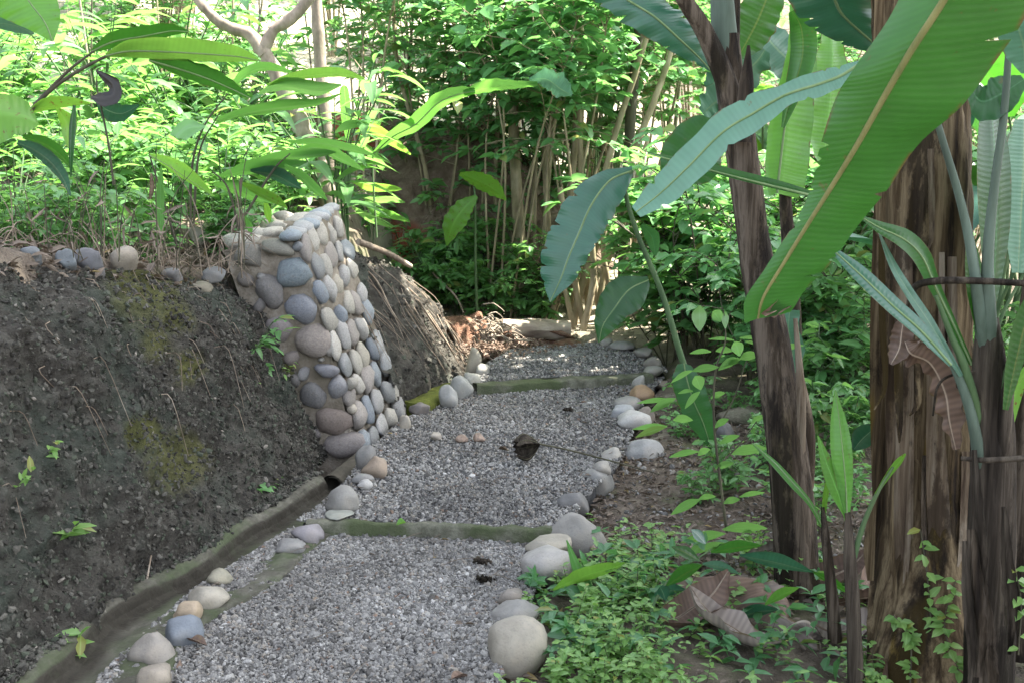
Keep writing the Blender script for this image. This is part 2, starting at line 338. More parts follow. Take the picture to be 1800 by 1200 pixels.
def gravel_mat(name, stops):
    m, nt, b = mat(name); g = nt.nodes.new('ShaderNodeNewGeometry')
    col = ramp(nt, g.outputs['Random Per Island'], stops, 'CONSTANT'); n = noise(nt, 150, 3)
    n4 = noise(nt, 1.6, 4)
    col = mix(nt, 1, col, ramp(nt, n, [(.3, (.7, .7, .7)), (.7, (1.25, 1.25, 1.25))]), 'MULTIPLY')
    col = mix(nt, 1, col, ramp(nt, n4, [(.35, (.72, .71, .69)), (.65, (1.14, 1.14, 1.12))]), 'MULTIPLY')
    nt.links.new(col, b.inputs['Base Color']); b.inputs['Roughness'].default_value = .8; b.inputs['Specular IOR Level'].default_value = .3; return m
M['gravel'] = gravel_mat('gravel', [(0, (.078, .074, .068)), (.16, (.135, .13, .122)), (.36, (.185, .18, .17)), (.57, (.226, .22, .206)), (.76, (.278, .27, .25)), (.87, (.23, .21, .18)), (.955, (.36, .352, .335)), (.985, (.17, .12, .09))])
M['clod'] = gravel_mat('soil_clods', [(0, (.03, .028, .023)), (.25, (.055, .052, .043)), (.5, (.08, .077, .064)), (.72, (.055, .064, .045)), (.9, (.10, .095, .08)), (.992, (.22, .2, .17))])
M['litterbit'] = gravel_mat('litter_bits', [(0, (.10, .06, .04)), (.25, (.18, .12, .085)), (.5, (.27, .2, .15)), (.75, (.13, .10, .085)), (.9, (.4, .34, .27))])

# ------------------------------------------------------------------ terrain
LA, LB_ = G(119, 1128, .07), G(572, 830, .07)
def foot_x(y): return LA[0]-.055+(LB_[0]-LA[0]-.04)/(LB_[1]-LA[1])*(np.asarray(y, float)-LA[1])
def plateau(x, y):
    x = np.asarray(x, float); y = np.asarray(y, float)
    z = np.interp(y, [3, 4.8, 6.5, 7.2, 8.4, 10, 14], [1.42, 1.28, .95, 1.12, 1.0, 1.15, 1.6])
    return z+.07*np.clip(foot_x(np.minimum(y, 9))-.6-x, 0, 30)+.22*np.clip(y-14, 0, 40)
def H(x, y):
    x = np.asarray(x, float); y = np.asarray(y, float)
    base = -.05+.055*np.clip(y-5.3, 0, 3.5)-.17*sstep(.10, -.06, x-.27*(y-4.5))*sstep(9.5, 9.0, y)+.02*np.clip(y-9, 0, 60)-.07*sstep(.5, 1.3, x-.25*(y-4))*sstep(8.5, 6.5, y)
    e = foot_x(np.minimum(y, 8.6))-.62-.25*sstep(8.3, 9.2, y)
    left = sstep(e+.30, e-.1, x)
    s = y+.55*x
    back = sstep(10.2, 12.6, s)*sstep(2.2, -.2, x)*(1.25)
    far = .20*np.clip(y-14, 0, 60)+.10*np.clip(x-5, 0, 30)
    z = np.maximum(base+back+far, left*plateau(x, y)+(1-left)*(base+back*.6+far*.5))
    p = np.stack(np.broadcast_arrays(x, y, 0*x), -1)
    return z+.05*fbm(p, .9, 3, 5)*sstep(.9, 2.4, np.abs(x-.1-.25*(y-4))+np.clip(y-9, 0, 9))+.02*fbm(p, 4, 2, 8)
def gh(x, y): return float(H(np.array([x]), np.array([y]))[0])

def build_ground():
    xs = np.concatenate([np.linspace(-60, -8, 30)[:-1], np.linspace(-8, 8, 230), np.linspace(8, 60, 30)[1:]])
    ys = np.concatenate([np.linspace(-30, 0, 16)[:-1], np.linspace(0, 16, 230), np.linspace(16, 90, 50)[1:]])
    X, Y = np.meshgrid(xs, ys, indexing='ij'); Z = H(X, Y)
    at = np.zeros((*X.shape, 3)); at[..., 0] = sstep(8.8, 10.5, Y+.25*X)*(.7+.5*vn(np.stack([X, Y, 0*X], -1), .7, 4))*sstep(3.5, .5, X); mb = MB(); mb.add(np.stack([X, Y, Z], -1), grid_faces(len(xs), len(ys))[:, ::-1], at)  # back left ground paler: glare of strong sun put into its colour
    tag(mb.obj('ground', M['litter']), kind='structure')
build_ground()

def bank(name, y0, y1, top, set0, back, res=.0105, amp=1.0, mossfn=None, x_off=0, endslope=0):
    n = int((y1-y0)/res); ys = np.linspace(y0, y1, n); nf, nb = int(1.25/res), 22
    v = np.concatenate([np.linspace(0, 1, nf), 1+np.linspace(0, 1, nb+1)[1:]])
    Y, Vv = np.meshgrid(ys, v, indexing='ij'); T = top(ys)[:, None]
    x0 = foot_x(ys)[:, None]+x_off; up = np.clip(Vv, 0, 1); bk = np.clip(Vv-1, 0, 1)
    if name == 'earth_bank': x0 = x0-.15*sstep(5.6, 6.35, ys)[:, None]
    Xx = x0-set0*T*up-.10*sstep(.75, 1, up)-bk*back
    Z = -.03+(T+.03)*(up-.06*sstep(.8, 1, up)**2)+bk*.05-.12*sstep(.6, 1, bk)
    if endslope: # far end falls away
        t = sstep(y1-endslope, y1, Y); Z = Z*(1-t*.75)
    Pp = np.stack([Xx, Y, Z], -1)
    nrm = V3(.9, -.15, .42)
    d = .055*fbm(Pp, 2.3, 3, 11)+.028*fbm(Pp, 9, 3, 21)+.026*np.abs(fbm(Pp, 26, 3, 31))
    d += .022*fbm(Pp*V3(1, 1, .35), 14, 3, 41)
    fade = .35+.65*sstep(0, .06, up)
    Pp = Pp+nrm*(d*amp*fade)[..., None]
    at = np.zeros(Pp.shape)
    if mossfn is not None: at[..., 0], at[..., 1] = mossfn(Pp)
    mb = MB(); mb.add(Pp, grid_faces(n, len(v)), at)
    return mb.obj(name, M['soil']), Pp
def moss1(Pp):
    mk = np.zeros(Pp.shape[:2])
    for px, py, r in ((232, 480, .15), (262, 520, .17), (300, 560, .13), (285, 600, .10), (310, 815, .13), (335, 640, .09), (250, 760, .07), (520, 640, .05)):
        rr = ray(px, py); u = rr/np.linalg.norm(rr); q = Pp-V3(0, 0, CAMZ); dist = np.linalg.norm(q-(q@u)[..., None]*u, axis=-1)
        mk = np.maximum(mk, sstep(r*1.2, r*.3, dist+.05*fbm(Pp, 6, 2, 3)))
    return mk*.9, .25*sstep(.2, .9, fbm(Pp, 1.6, 3, 77))
top1 = lambda y: np.interp(y, [2, 3, 4.8, 6.0, 6.6], [1.5, 1.42, 1.27, 1.02, .95])
o, BP1 = bank('earth_bank', 2.2, 6.44, top1, .44, .95, mossfn=moss1); tag(o, kind='structure')
top2 = lambda y: np.interp(y, [6.9, 7.3, 8.0, 8.7], [1.10, 1.08, .92, .5])
o, BP2 = bank('earth_bank_beyond', 6.95, 8.75, top2, .42, .8, res=.016, amp=.8, x_off=.10, endslope=.5); tag(o, kind='structure')

# hillside cut behind the path
def hill_patch():
    n, m = 190, 120; x = np.linspace(-3.2, .9, n); v = np.linspace(0, 1, m); X, Vv = np.meshgrid(x, v, indexing='ij')
    Y = 10.3-.45*X+1.5*Vv+.3*fbm(np.stack([X, Vv, 0*X], -1), .8, 2, 4)
    Z = .15+1.55*sstep(0, .85, Vv)*np.interp(X, [-3.2, -.2, .9], [1.15, .95, .35])+.1*Vv
    Pp = np.stack([X, Y, Z], -1); Pp = Pp+V3(.1, -.8, .5)*(.09*fbm(Pp, 2, 3, 9)+.05*fbm(Pp, 7, 3, 19))[..., None]
    at = np.zeros(Pp.shape)
    for k, lst in ((0, ((705, 430, .28), (680, 410, .22), (735, 440, .2), (600, 240, .3), (640, 230, .25))), (1, ((775, 465, .3), (820, 470, .25)))):
        for px, py, r in lst:
            u = unit(ray(px, py)); q = Pp-V3(0, 0, CAMZ); dist = np.linalg.norm(q-(q@u)[..., None]*u, axis=-1)
            at[..., k] = np.maximum(at[..., k], sstep(r, r*.35, dist+.06*fbm(Pp, 4, 2, 3))*(1 if k == 0 else 2))
    mb = MB(); mb.add(Pp, grid_faces(n, m)[:, ::-1], at); tag(mb.obj('hillside', M['hill']), kind='structure')
hill_patch()

# ------------------------------------------------------------------ path
T0 = ([(40, 1500), (190, 1215), (330, 1068), (445, 985), (540, 925)], [(770, 1500), (835, 1210), (885, 1090), (925, 1000), (968, 940)], (0, 0))
T1 = ([(545, 912), (612, 862), (662, 800), (715, 748), (770, 712), (845, 676)], [(968, 925), (1012, 862), (1062, 812), (1092, 752), (1112, 705), (1150, 662)], (.055, .105))
T2 = ([(842, 668), (880, 632), (905, 612)], [(1158, 652), (1125, 617), (1060, 600)], (.142, .185))
TERR = []
def terrace(T, name):
    L, Rr, (z0, z1) = T; n, m = 70, 40
    t = np.linspace(0, 1, len(L))
    A = cr([G(p[0], p[1], z0+(z1-z0)*k) for p, k in zip(L, t)], n); B = cr([G(p[0], p[1], z0+(z1-z0)*k) for p, k in zip(Rr, t)], n)
    A, B = A+(A-B)*.03, B+(B-A)*.03
    s = np.linspace(0, 1, m)[None, :, None]; Pp = A[:, None]*(1-s)+B[:, None]*s
    TERR.append((A, B))
    Pp[..., 2] += .012*fbm(Pp, 3, 3, 2)-.012
    mb = MB(); mb.add(Pp, grid_faces(n, m)[:, ::-1])
    # skirts down the sides so the bed has a body
    for E in (A, B):
        E2 = E.copy(); E2[:, 2] = -.35; mb.add(np.stack([E-V3(0, 0, .02), E2], 1), grid_faces(n, 2))
    tag(mb.obj(name, M['pathbase']), kind='structure')
for k, T in enumerate((T0, T1, T2)): terrace(T, 'path')
ICO = None
def ico(sub):
    me = bpy.data.meshes.new('t'); import bmesh
    b = bmesh.new(); bmesh.ops.create_icosphere(b, subdivisions=sub, radius=1); b.to_mesh(me); b.free()
    v = np.array([x.co[:] for x in me.vertices]); f = np.array([p.vertices[:] for p in me.polygons]); bpy.data.meshes.remove(me); return v, f
I1, I2, I3 = ico(1), ico(2), ico(3)
def rand_rot(n):
    q = unit(rng.normal(size=(n, 4))); w, x, y, z = q.T
    return np.stack([1-2*(y*y+z*z), 2*(x*y-z*w), 2*(x*z+y*w), 2*(x*y+z*w), 1-2*(x*x+z*z), 2*(y*z-x*w), 2*(x*z-y*w), 2*(y*z+x*w), 1-2*(x*x+y*y)], -1).reshape(n, 3, 3)
def pebbles(mb, pos, size, flat=.6, jit=.22):
    v, f = I1; n = len(pos); Vt = np.broadcast_to(v, (n, *v.shape))*(1+jit*rng.normal(size=(n, len(v), 1)).clip(-1.5, 1.5))
    sc = np.stack([np.ones(n), rng.uniform(.6, 1, n), rng.uniform(flat*.6, flat*1.3, n)], -1)*np.asarray(size)[:, None]
    Vt = np.einsum('nij,nkj->nki', rand_rot(n), Vt*sc[:, None])
    mb.add(pos[:, None]+Vt, (f[None]+(np.arange(n)*len(v))[:, None, None]).reshape(-1, 3))
gmb = MB()
for (A, B), cnt in zip(TERR, (52000, 28000, 7000)):
    a = rng.uniform(0, 1, cnt); 
    if cnt == 52000: a = 1-(1-.12)*rng.uniform(0, 1, cnt)**.95
    s = rng.uniform(-.03, 1.03, cnt); n = len(A)
    i = np.clip((a*(n-1)).astype(int), 0, n-2); fr = (a*(n-1)-i)[:, None]
    a_ = A[i]*(1-fr)+A[i+1]*fr; b_ = B[i]*(1-fr)+B[i+1]*fr; p = a_+(b_-a_)*s[:, None]
    p[:, 2] += .012*fbm(p, 3, 3, 2)-.008
    pebbles(gmb, p, rng.lognormal(math.log(.0068), .36, cnt).clip(.004, .024))
tag(gmb.obj('gravel', M['gravel'], smooth=False), kind='stuff')

# step edges
def step_edge(a, b, zt, zb, th, label):
    A, B = G(*a, zt), G(*b, zt); n = 60; L = np.linspace(0, 1, n)[:, None]; C = A+(B-A)*L
    f = unit(np.cross(B-A, V3(0, 0, 1))); C = C+f*(.012*vn(C, 2.5, 4))[:, None]
    prof = [(0, zb), (0, zt-.012), (.006, zt-.002), (.02, zt), (th-.01, zt), (th, zt-.01), (th, zb)]
    Pp = np.stack([np.concatenate([(C-f*o)[:, :2], np.full((n, 1), z)], 1) for o, z in prof], 1)
    Pp += (.010*fbm(Pp, 14, 3, 6))[..., None]*V3(.3, .8, .7)
    mb = MB(); mb.add(Pp, grid_faces(n, len(prof)))
    tag(mb.obj('concrete_step', M['step']), label, 'step', 'concrete step edges across the path')
step_edge((538, 914), (972, 930),   .058, -.05, .045, 'nearer mossy concrete step edge across the gravel path')
step_edge((838, 676), (1150, 659), .150, .03, .11, 'farther dark green mossy step edge at the top of the path')

# drain
def drain():
    lip = [G(*p, .07) for p in ((-120, 1400), (30, 1200), (119, 1128), (182, 1060), (266, 1014), (350, 976), (413, 924), (490, 882), (572, 830))]
    C = cr(lip, 260); T = unit(np.gradient(C, axis=0)); r = unit(np.cross(T, V3(0, 0, 1)))
    prof = [(-.22, -.05), (-.2, .03), (-.1, .045), (-.035, .052), (-.012, .044), (.006, .02), (.014, -.008), (.03, -.024), (.10, -.022), (.18, -.006), (.25, .008), (.33, .006), (.36, -.06)]
    prof = np.array([np.array(a)*(1-t)+np.array(b)*t for a, b in zip(prof[:-1], prof[1:]) for t in (0, .2, .4, .6, .8)]+[prof[-1]])
    Pp = np.stack([np.concatenate([(C+r*o)[:, :2], np.full((len(C), 1), z)], 1) for o, z in prof], 1)
    Pp += (.012*fbm(Pp, 5, 3, 14)+.010*fbm(Pp, 18, 3, 15))[..., None]*V3(.5, .2, .8)
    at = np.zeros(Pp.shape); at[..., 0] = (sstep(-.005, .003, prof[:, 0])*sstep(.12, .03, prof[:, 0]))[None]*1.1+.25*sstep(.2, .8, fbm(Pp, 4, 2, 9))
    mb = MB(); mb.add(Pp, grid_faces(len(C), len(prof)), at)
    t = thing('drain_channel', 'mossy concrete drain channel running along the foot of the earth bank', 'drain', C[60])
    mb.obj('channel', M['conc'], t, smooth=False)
    e = G(596, 842, 0); m2 = MB()
    pts = [e+V3(-.02, -.10, -.01), e+V3(.03, .06, .0), e+V3(.10, .3, .02)]
    tube(m2, pts, [.062, .062, .062], 18, cap=False); tube(m2, pts, [.052, .052, .052], 18, cap=False)
    m2.obj('outlet_pipe', M['pipe'], t)
drain()

# ------------------------------------------------------------------ stones
SEED = [100]
def stone_mesh(w, d, h, rough=.10, seed=0, sub=3, box=2.6, tri=0.0):
    v, f = I3 if sub == 3 else I2
    q = np.sign(v)*np.abs(v)**(2/box); q = q/np.abs(q).max()
    q = v*(1/np.maximum((np.abs(v)**box).sum(1)**(1/box), 1e-6))[:, None]
    q = q*(1+rough*1.9*vn(q+seed*3.1, .8, seed)+rough*.9*vn(q+seed*1.7, 1.7, seed+5)+rough*.6*vn(q+seed, 2.6, seed+1)+rough*.2*vn(q, 7, seed+2))[:, None]
    rf = np.random.default_rng(seed)
    for _ in range(6 if rough >= .14 else 3):
        nn = unit(rf.normal(size=3)); dd = q@nn; q = q-nn*np.maximum(0, dd-rf.uniform(.62, .85))[:, None]*.85
    if tri: q[:, :2] *= (1-tri*np.clip(q[:, 2:3], -1, 1))
    mb = MB(); mb.add(q*V3(w, d, h), f); return mb
def stone(c, w, h, col, label, dep=None, rot=0, name='path_stone', group=None, rough=.15, tri=0, cat='stone', tilt=0, m='stone', sink=.3, box=2.15):
    """c: world base point; w,h visible metres"""
    SEED[0] += 1; dep = dep or w*.9
    mb = stone_mesh(w/2, dep/2, h*.68, rough, SEED[0], 3, box, tri)
    o = mb.obj(name, M[m]); o.location = (float(c[0]), float(c[1]), float(c[2]+h*.26)); o.rotation_euler = (R(tilt*.5), R(tilt), R(rot)); o.color = (*(c*.74 for c in col), 1)
    return tag(o, label, cat, group)
GL, GR_ = 'stones edging the left of the path', 'stones edging the right of the path'
def pxstone(px, py, wp, hp, z, col, label, group, **k):   # px,py = centre in the photo; its base lies on height z
    b = G(px, py+hp*.42, z); d = b[1]; s = m_per_px(d); dep = k.pop('dep', 1.0)*wp*s
    b = b+V3(0, dep*.38, 0); b[0] = (px-900)*s*(b[1]/d)
    a_ = math.atan2(CAMZ-z, d); hh = math.sqrt(max((hp*s)**2-(.8*dep*math.sin(a_))**2, (.5*hp*s)**2))
    return stone(b, wp*s*1.02, hh, col, label, dep=dep, group=group, **k)
TAN, GREY, BLUE, CREAM, PURP, WHITE, DARK, ORNG = (.33, .29, .23), (.27, .265, .25), (.20, .225, .25), (.42, .38, .31), (.27, .245, .25), (.46, .45, .42), (.12, .115, .105), (.36, .24, .14)
for a in [
 (228, 1190, 72, 50, 0, TAN, 'tan grey stone at the very bottom of the left path edge'),
 (230, 1140, 76, 60, 0, (.30, .275, .235), 'brownish grey pointed stone beside the drain, below the blue grey one', dict(tri=.35)),
 (285, 1112, 70, 52, 0, BLUE, 'smooth blue grey stone in the left path edge'),
 (303, 1077, 58, 52, 0, (.44, .35, .24), 'orange cream stone with a chipped top above the blue grey one', dict(rough=.16)),
 (337, 1052, 84, 46, 0, (.40, .37, .30), 'smooth oval beige stone with a dry leaf leaning on it'),
 (362, 1015, 58, 32, 0, (.33, .31, .23), 'rough lumpy beige stone at the rim of the drain', dict(rough=.18)),
 (492, 960, 58, 26, 0, GREY, 'flat grey stone just below the nearer step at the left'),
 (528, 938, 62, 38, 0, (.30, .28, .285), 'purplish grey stone touching the left end of the nearer step'),
 (598, 880, 66, 46, .05, (.30, .29, .26), 'angular grey boulder above the left end of the nearer step', dict(rough=.18)),
 (585, 906, 60, 12, .06, (.33, .34, .29), 'thin flat stone lying on the left end of the nearer step'),
 (632, 850, 30, 14, .07, WHITE, 'small white flat stone at the left path edge near the wall foot'),
 (628, 842, 42, 20, .06, GREY, 'small flat grey stone behind the white one near the wall foot'),
 (636, 802, 44, 46, .07, (.22, .215, .20), 'two tone grey stone against the foot of the cobbled wall'),
 (652, 822, 52, 36, .07, (.34, .27, .20), 'tan triangular stone leaning in front of the wall foot', dict(tri=.3)),
 (707, 742, 24, 26, .08, CREAM, 'pale cream stone at the far foot of the cobbled wall'),
 (735, 716, 36, 22, .09, (.20, .18, .17), 'dark brown low stone by the mossy kerb'),
 (787, 698, 36, 40, .09, (.36, .36, .34), 'pale grey upright stone nearest in the row past the mossy kerb'),
 (806, 680, 40, 40, .10, (.38, .38, .35), 'second pale grey stone in the row past the mossy kerb'),
 (828, 667, 32, 36, .10, (.34, .34, .30), 'third pale grey stone next to the left end of the farther step'),
 (846, 652, 28, 26, .12, (.40, .39, .35), 'small stone at the left end of the farther step'),
 (832, 634, 34, 42, .13, (.44, .40, .31), 'cream rounded stone in front of the rotten stump')]:
    k = a[7] if len(a) > 7 else {}
    pxstone(*a[:7], GL, **k)
for a in [
 (900, 1140, 128, 108, -.04, (.37, .34, .27), 'largest beige boulder with a notched side at the bottom right of the path', dict(rough=.12, dep=.8)),
 (905, 1083, 104, 52, -.02, (.30, .29, .26), 'broad grey stone right behind the largest beige boulder'),
 (898, 1048, 46, 30, 0, (.28, .25, .21), 'small brownish stone at the right edge below the white lumpy one'),
 (953, 996, 98, 58, 0, (.42, .40, .36), 'whitish lumpy stone with a dark hollow in the right edge', dict(rough=.17)),
 (965, 962, 88, 44, 0, (.38, .35, .28), 'low tan stone in front of the grey wedge boulder'),
 (1013, 936, 106, 72, -.02, (.31, .295, .26), 'large grey wedge boulder at the right end of the nearer step', dict(tri=.35, dep=.7, rough=.09)),
 (1010, 886, 60, 46, .0, (.20, .195, .185), 'dark grey rounded stone behind the wedge boulder'),
 (1052, 850, 76, 50, -.02, (.26, .255, .235), 'grey rounded stone with pitted top right of the path'),
 (1062, 822, 36, 24, .07, (.34, .32, .28), 'little pale stone under the dry leaf stalk'),
 (1080, 802, 38, 36, .03, (.42, .40, .35), 'pale chipped stone beside the big smooth grey boulder', dict(rough=.17)),
 (1132, 797, 80, 48, -.03, (.34, .34, .325), 'big smooth pale grey boulder right of the path'),
 (1117, 738, 66, 30, .09, WHITE, 'white speckled stone in the right edge'),
 (1100, 723, 52, 26, .09, (.36, .37, .37), 'smooth pale bluish stone behind the white speckled one'),
 (1108, 709, 62, 22, .10, (.29, .28, .26), 'flat grey stone in front of the orange one'),
 (1133, 691, 50, 26, .10, ORNG, 'orange tan oval stone at the right edge'),
 (1127, 672, 22, 24, .12, (.38, .37, .33), 'small upright pale stone below the farther step'),
 (1150, 652, 34, 20, .13, (.30, .29, .25), 'stone at the right end of the farther step'),
 (1152, 636, 36, 20, .15, (.28, .26, .22), 'brown grey stone above the right end of the farther step'),
 (1135, 619, 42, 16, .17, (.27, .26, .23), 'flat stone near the top right corner of the path'),
 (1098, 607, 42, 14, .18, (.27, .265, .25), 'flat grey stone at the far end of the path'),
 (1066, 602, 26, 14, .18, (.33, .32, .29), 'farthest small stone by the log'),
 (1140, 735, 42, 40, .03, (.27, .23, .19), 'brownish broken stone outside the white speckled one'),
 (1172, 676, 60, 16, .06, (.30, .25, .20), 'thin flat brown stone right of the orange one')]:
    k = a[7] if len(a) > 7 else {}
    pxstone(*a[:7], GR_, **k)
for a in [
 (1193, 845, 28, 24, -.10, (.24, .255, .265), 'small oval blue grey stone lying alone on the soil'),
 (1284, 762, 34, 34, .02, (.20, .195, .19), 'round dark grey stone behind the sapling stem'),
 (1215, 722, 190, 62, -.05, (.16, .17, .13), 'long mossy slab below the orange stone', dict(m='rubble', rough=.14)),
 (1180, 785, 130, 62, -.09, TAN, 'pitted tan rock beside the big smooth boulder', dict(m='rubble', rough=.2)),
 (1265, 775, 150, 40, -.07, TAN, 'pale ledge rock behind the sapling', dict(m='rubble', rough=.2)),
 (1280, 815, 190, 62, -.13, TAN, 'dark undercut rock below the pale ledge', dict(m='rubble', rough=.22)),
 (1310, 735, 90, 30, .03, (.30, .25, .20), 'flat brown slab beside the slim banana stem', dict(m='rubble', rough=.14))]:
    k = a[7] if len(a) > 7 else {}
    pxstone(*a[:7], 'rocks of the low rubble edge', name='rock', cat='rock', **k)
# stones on top of the bank
for (px, py, wp, hp, d, col, lb) in [
 (55, 438, 40, 28, 4.95, (.20, .22, .23), 'bluish stone on top of the bank, first from the left'),
 (116, 443, 44, 28, 5.1, (.24, .27, .28), 'pale bluish stone on the bank top beside the large grey one'),
 (160, 441, 54, 44, 5.25, (.25, .25, .255), 'large grey angular stone on the bank top'),
 (216, 440, 56, 44, 5.45, (.45, .40, .32), 'cream white block on the bank top above the moss'),
 (302, 470, 48, 28, 5.85, (.30, .29, .28), 'pale stone half buried in litter on the bank top'),
 (345, 496, 58, 34, 6.0, (.30, .27, .20), 'tan rounded stone below the bank top near the wall'),
 (375, 472, 44, 24, 6.15, (.27, .27, .26), 'grey flat stone on the bank top beside the wall')]:
    s = m_per_px(d); b = P(px, py+hp*.5, d)
    stone(b-V3(0, 0, hp*s*.3), wp*s*.88, hp*s*.9, tuple(c*.72 for c in col), lb, name='bank_stone', group='stones along the bank top', rough=.17, rot=px, box=3.2)

# ------------------------------------------------------------------ cobbled retaining wall
def wall():
    FTL, FTR, FBL, FBR = P(392, 440, 6.36), P(528, 414, 6.42), P(545, 830, 6.32), P(640, 806, 6.34)
    RTR, RBR = P(594, 368, 7.16), P(722, 736, 7.08)
    BTL = FTL+(RTR-FTR); BBL = FBL+(RBR-FBR)
    root = thing('retaining_wall', 'cobbled stone retaining wall set in pale mortar, ending at the earth bank', 'wall', FBR)
    mb = MB()
    def face(a, b, c, d, n=44, m=30, nd=V3(0, 0, 0), amp=.014):
        s = np.linspace(0, 1, n)[:, None, None]; t = np.linspace(0, 1, m)[None, :, None]
        Pp = (a*(1-t)+b*t)*(1-s)+(c*(1-t)+d*t)*s
        Pp = Pp+nd*(amp*fbm(Pp, 8, 4, 51))[..., None]; mb.add(Pp, grid_faces(n, m))
    nF = unit(np.cross(FTR-FTL, FBL-FTL)); nR = unit(np.cross(RTR-FTR, FBR-FTR))
    if nF[1] > 0: nF = -nF
    if nR[0] < 0: nR = -nR
    lo = V3(0, 0, -.15)
    face(FTL, FTR, FBL+lo, FBR+lo, nd=nF); face(FTR, RTR, FBR+lo, RBR+lo, nd=nR)
    face(BTL, RTR, FTL, FTR, nd=V3(0, 0, 1), amp=.03); face(RTR, BTL, RBR+lo, BBL+lo, nd=-nF)
    mb.obj('mortar', M['mortar'], root)
    cols = [GREY, (.20, .205, .20), (.185, .205, .215), (.22, .20, .18), (.29, .275, .235), (.31, .295, .26), (.22, .215, .20), (.26, .24, .195), (.165, .185, .205)]
    def cob(c, ax, ay, n, w, h, dep, col, sd, rough=.10):
        m2 = stone_mesh(1, 1, 1, rough, sd, 2, 2.25)
        o = m2.obj('cobble', M['stone']); ax = unit(ax); n = unit(n-ax*(n@ax)); ay = np.cross(n, ax)
        Mx = Matrix([(ax[k]*w/2, ay[k]*h/2, n[k]*dep, c[k]) for k in range(3)]+[(0, 0, 0, 1)])
        o.parent = root; o.matrix_basis = Matrix.Translation(-Vector(root.location)) @ Mx; o.color = (*col, 1)
    # front end: hand placed from the photo
    hand = [(135, 262, 132, 112, (.20, .19, .165)), (262, 228, 122, 58, (.24, .23, .19)), (313, 332, 140, 120, (.19, .225, .24)), (228, 412, 128, 128, (.185, .175, .165)),
            (372, 490, 128, 118, (.205, .215, .235)), (272, 572, 106, 128, (.25, .22, .21)), (406, 618, 150, 140, (.27, .235, .205)), (318, 690, 58, 62, (.22, .19, .17)),
            (366, 760, 48, 54, (.24, .235, .23)), (466, 742, 94, 52, (.22, .22, .235)), (410, 856, 108, 116, (.17, .165, .16)), (516, 818, 86, 100, (.235, .235, .24)),
            (495, 958, 150, 118, (.215, .175, .15)), (538, 1060, 152, 125, (.23, .205, .19)), (190, 350, 40, 30, GREY), (345, 225, 44, 40, (.21, .22, .225)), (570, 905, 40, 44, CREAM), (120, 360, 60, 70, (.2, .18, .16)), (180, 480, 50, 60, (.16, .15, .14)),
            (575, 800, 46, 58, (.34, .32, .27)), (240, 640, 50, 60, (.15, .13, .12)), (420, 1010, 44, 48, (.2, .18, .17)), (480, 660, 40, 46, (.3, .28, .25)), (445, 700, 30, 22, (.26, .25, .22)), (330, 790, 46, 52, (.17, .16, .15)), (350, 960, 50, 70, (.15, .13, .12))]
    ax = unit(FTR-FTL); k = 0
    for cx, cy, w, h, col in hand:
        px, py = 380+cx*.41667, 340+cy*.41667; rr = ray(px, py); o = V3(0, 0, CAMZ); t = ((FTR-o)@nF)/(rr@nF); c = o+rr*t; s = m_per_px(c[1])*.41667
        k += 1; a2 = math.radians(random.uniform(-30, 10)); up = np.cross(nF, ax)
        col = tuple(v*.82 for v in col); cob(c-nF*.005, ax*math.cos(a2)+up*math.sin(a2), None, nF, w*s*1.2, h*s*1.18, .066 if w > 80 else .036, col, 300+k, .14)
    # side: irregular courses
    rows = 9
    for r in range(rows):
        t = (r+.5)/rows; nc = 5
        for q in range(nc):
            u = (q+.5+(.5 if r % 2 else 0)*.6-.15+random.uniform(-.12, .12))/nc
            if u > .99: continue
            u = min(max(u, .07), .95); tt = min(max(t+random.uniform(-.02, .02), .03), .99)
            a = FTR*(1-u)+RTR*u; b = FBR*(1-u)+RBR*u; c = a*(1-tt)+b*tt
            w = random.uniform(.15, .20); h = random.uniform(.135, .185)
            col = random.choice(cols); bb = random.uniform(.85, 1.25); axr = unit(RTR-FTR); up = np.cross(nR, axr); a2 = R(random.uniform(30, 100))
            k += 1; cob(c-nR*.008, axr*math.cos(a2)+up*math.sin(a2), None, nR, h, w*.86, random.uniform(.028, .043), tuple(x*bb for x in col), 400+k, .16)
    # capping stones along the top
    for q in range(9):
        u = q/8; c = FTR*(1-u)+RTR*u+V3(-.05, 0, .0); k += 1
        cob(c, RTR-FTR, None, V3(0, 0, 1), random.uniform(.12, .18), random.uniform(.10, .15), .035, (.28, .285, .28) if q % 3 else (.22, .25, .27), 500+k)
    for q in range(9):
        c = FTL+(FTR-FTL)*random.uniform(.05, .9)+(RTR-FTR)*random.uniform(.05, 1); k += 1
        cob(c+V3(0, 0, .01), V3(1, random.uniform(-1, 1), 0), None, V3(0, 0, 1), random.uniform(.12, .22), random.uniform(.10, .16), .045, (.36, .34, .29), 600+k, .16)
    # pale rubble behind the wall
    for q, (px, py, w, h, d) in enumerate([(410, 398, 52, 34, 6.9), (372, 402, 46, 30, 7.1), (450, 392, 50, 26, 7.2), (500, 385, 60, 22, 7.3), (350, 408, 30, 22, 6.9), (480, 400, 56, 22, 6.8)]):
        s = m_per_px(d); stone(P(px, py+h*.5, d), w*s, h*s*1.1, (.46, .42, .34), 'pale sunlit rubble stone on the ground behind the wall top', name='rubble_stone', group='pale rubble behind the cobbled wall', rough=.18, rot=q*50)
wall()
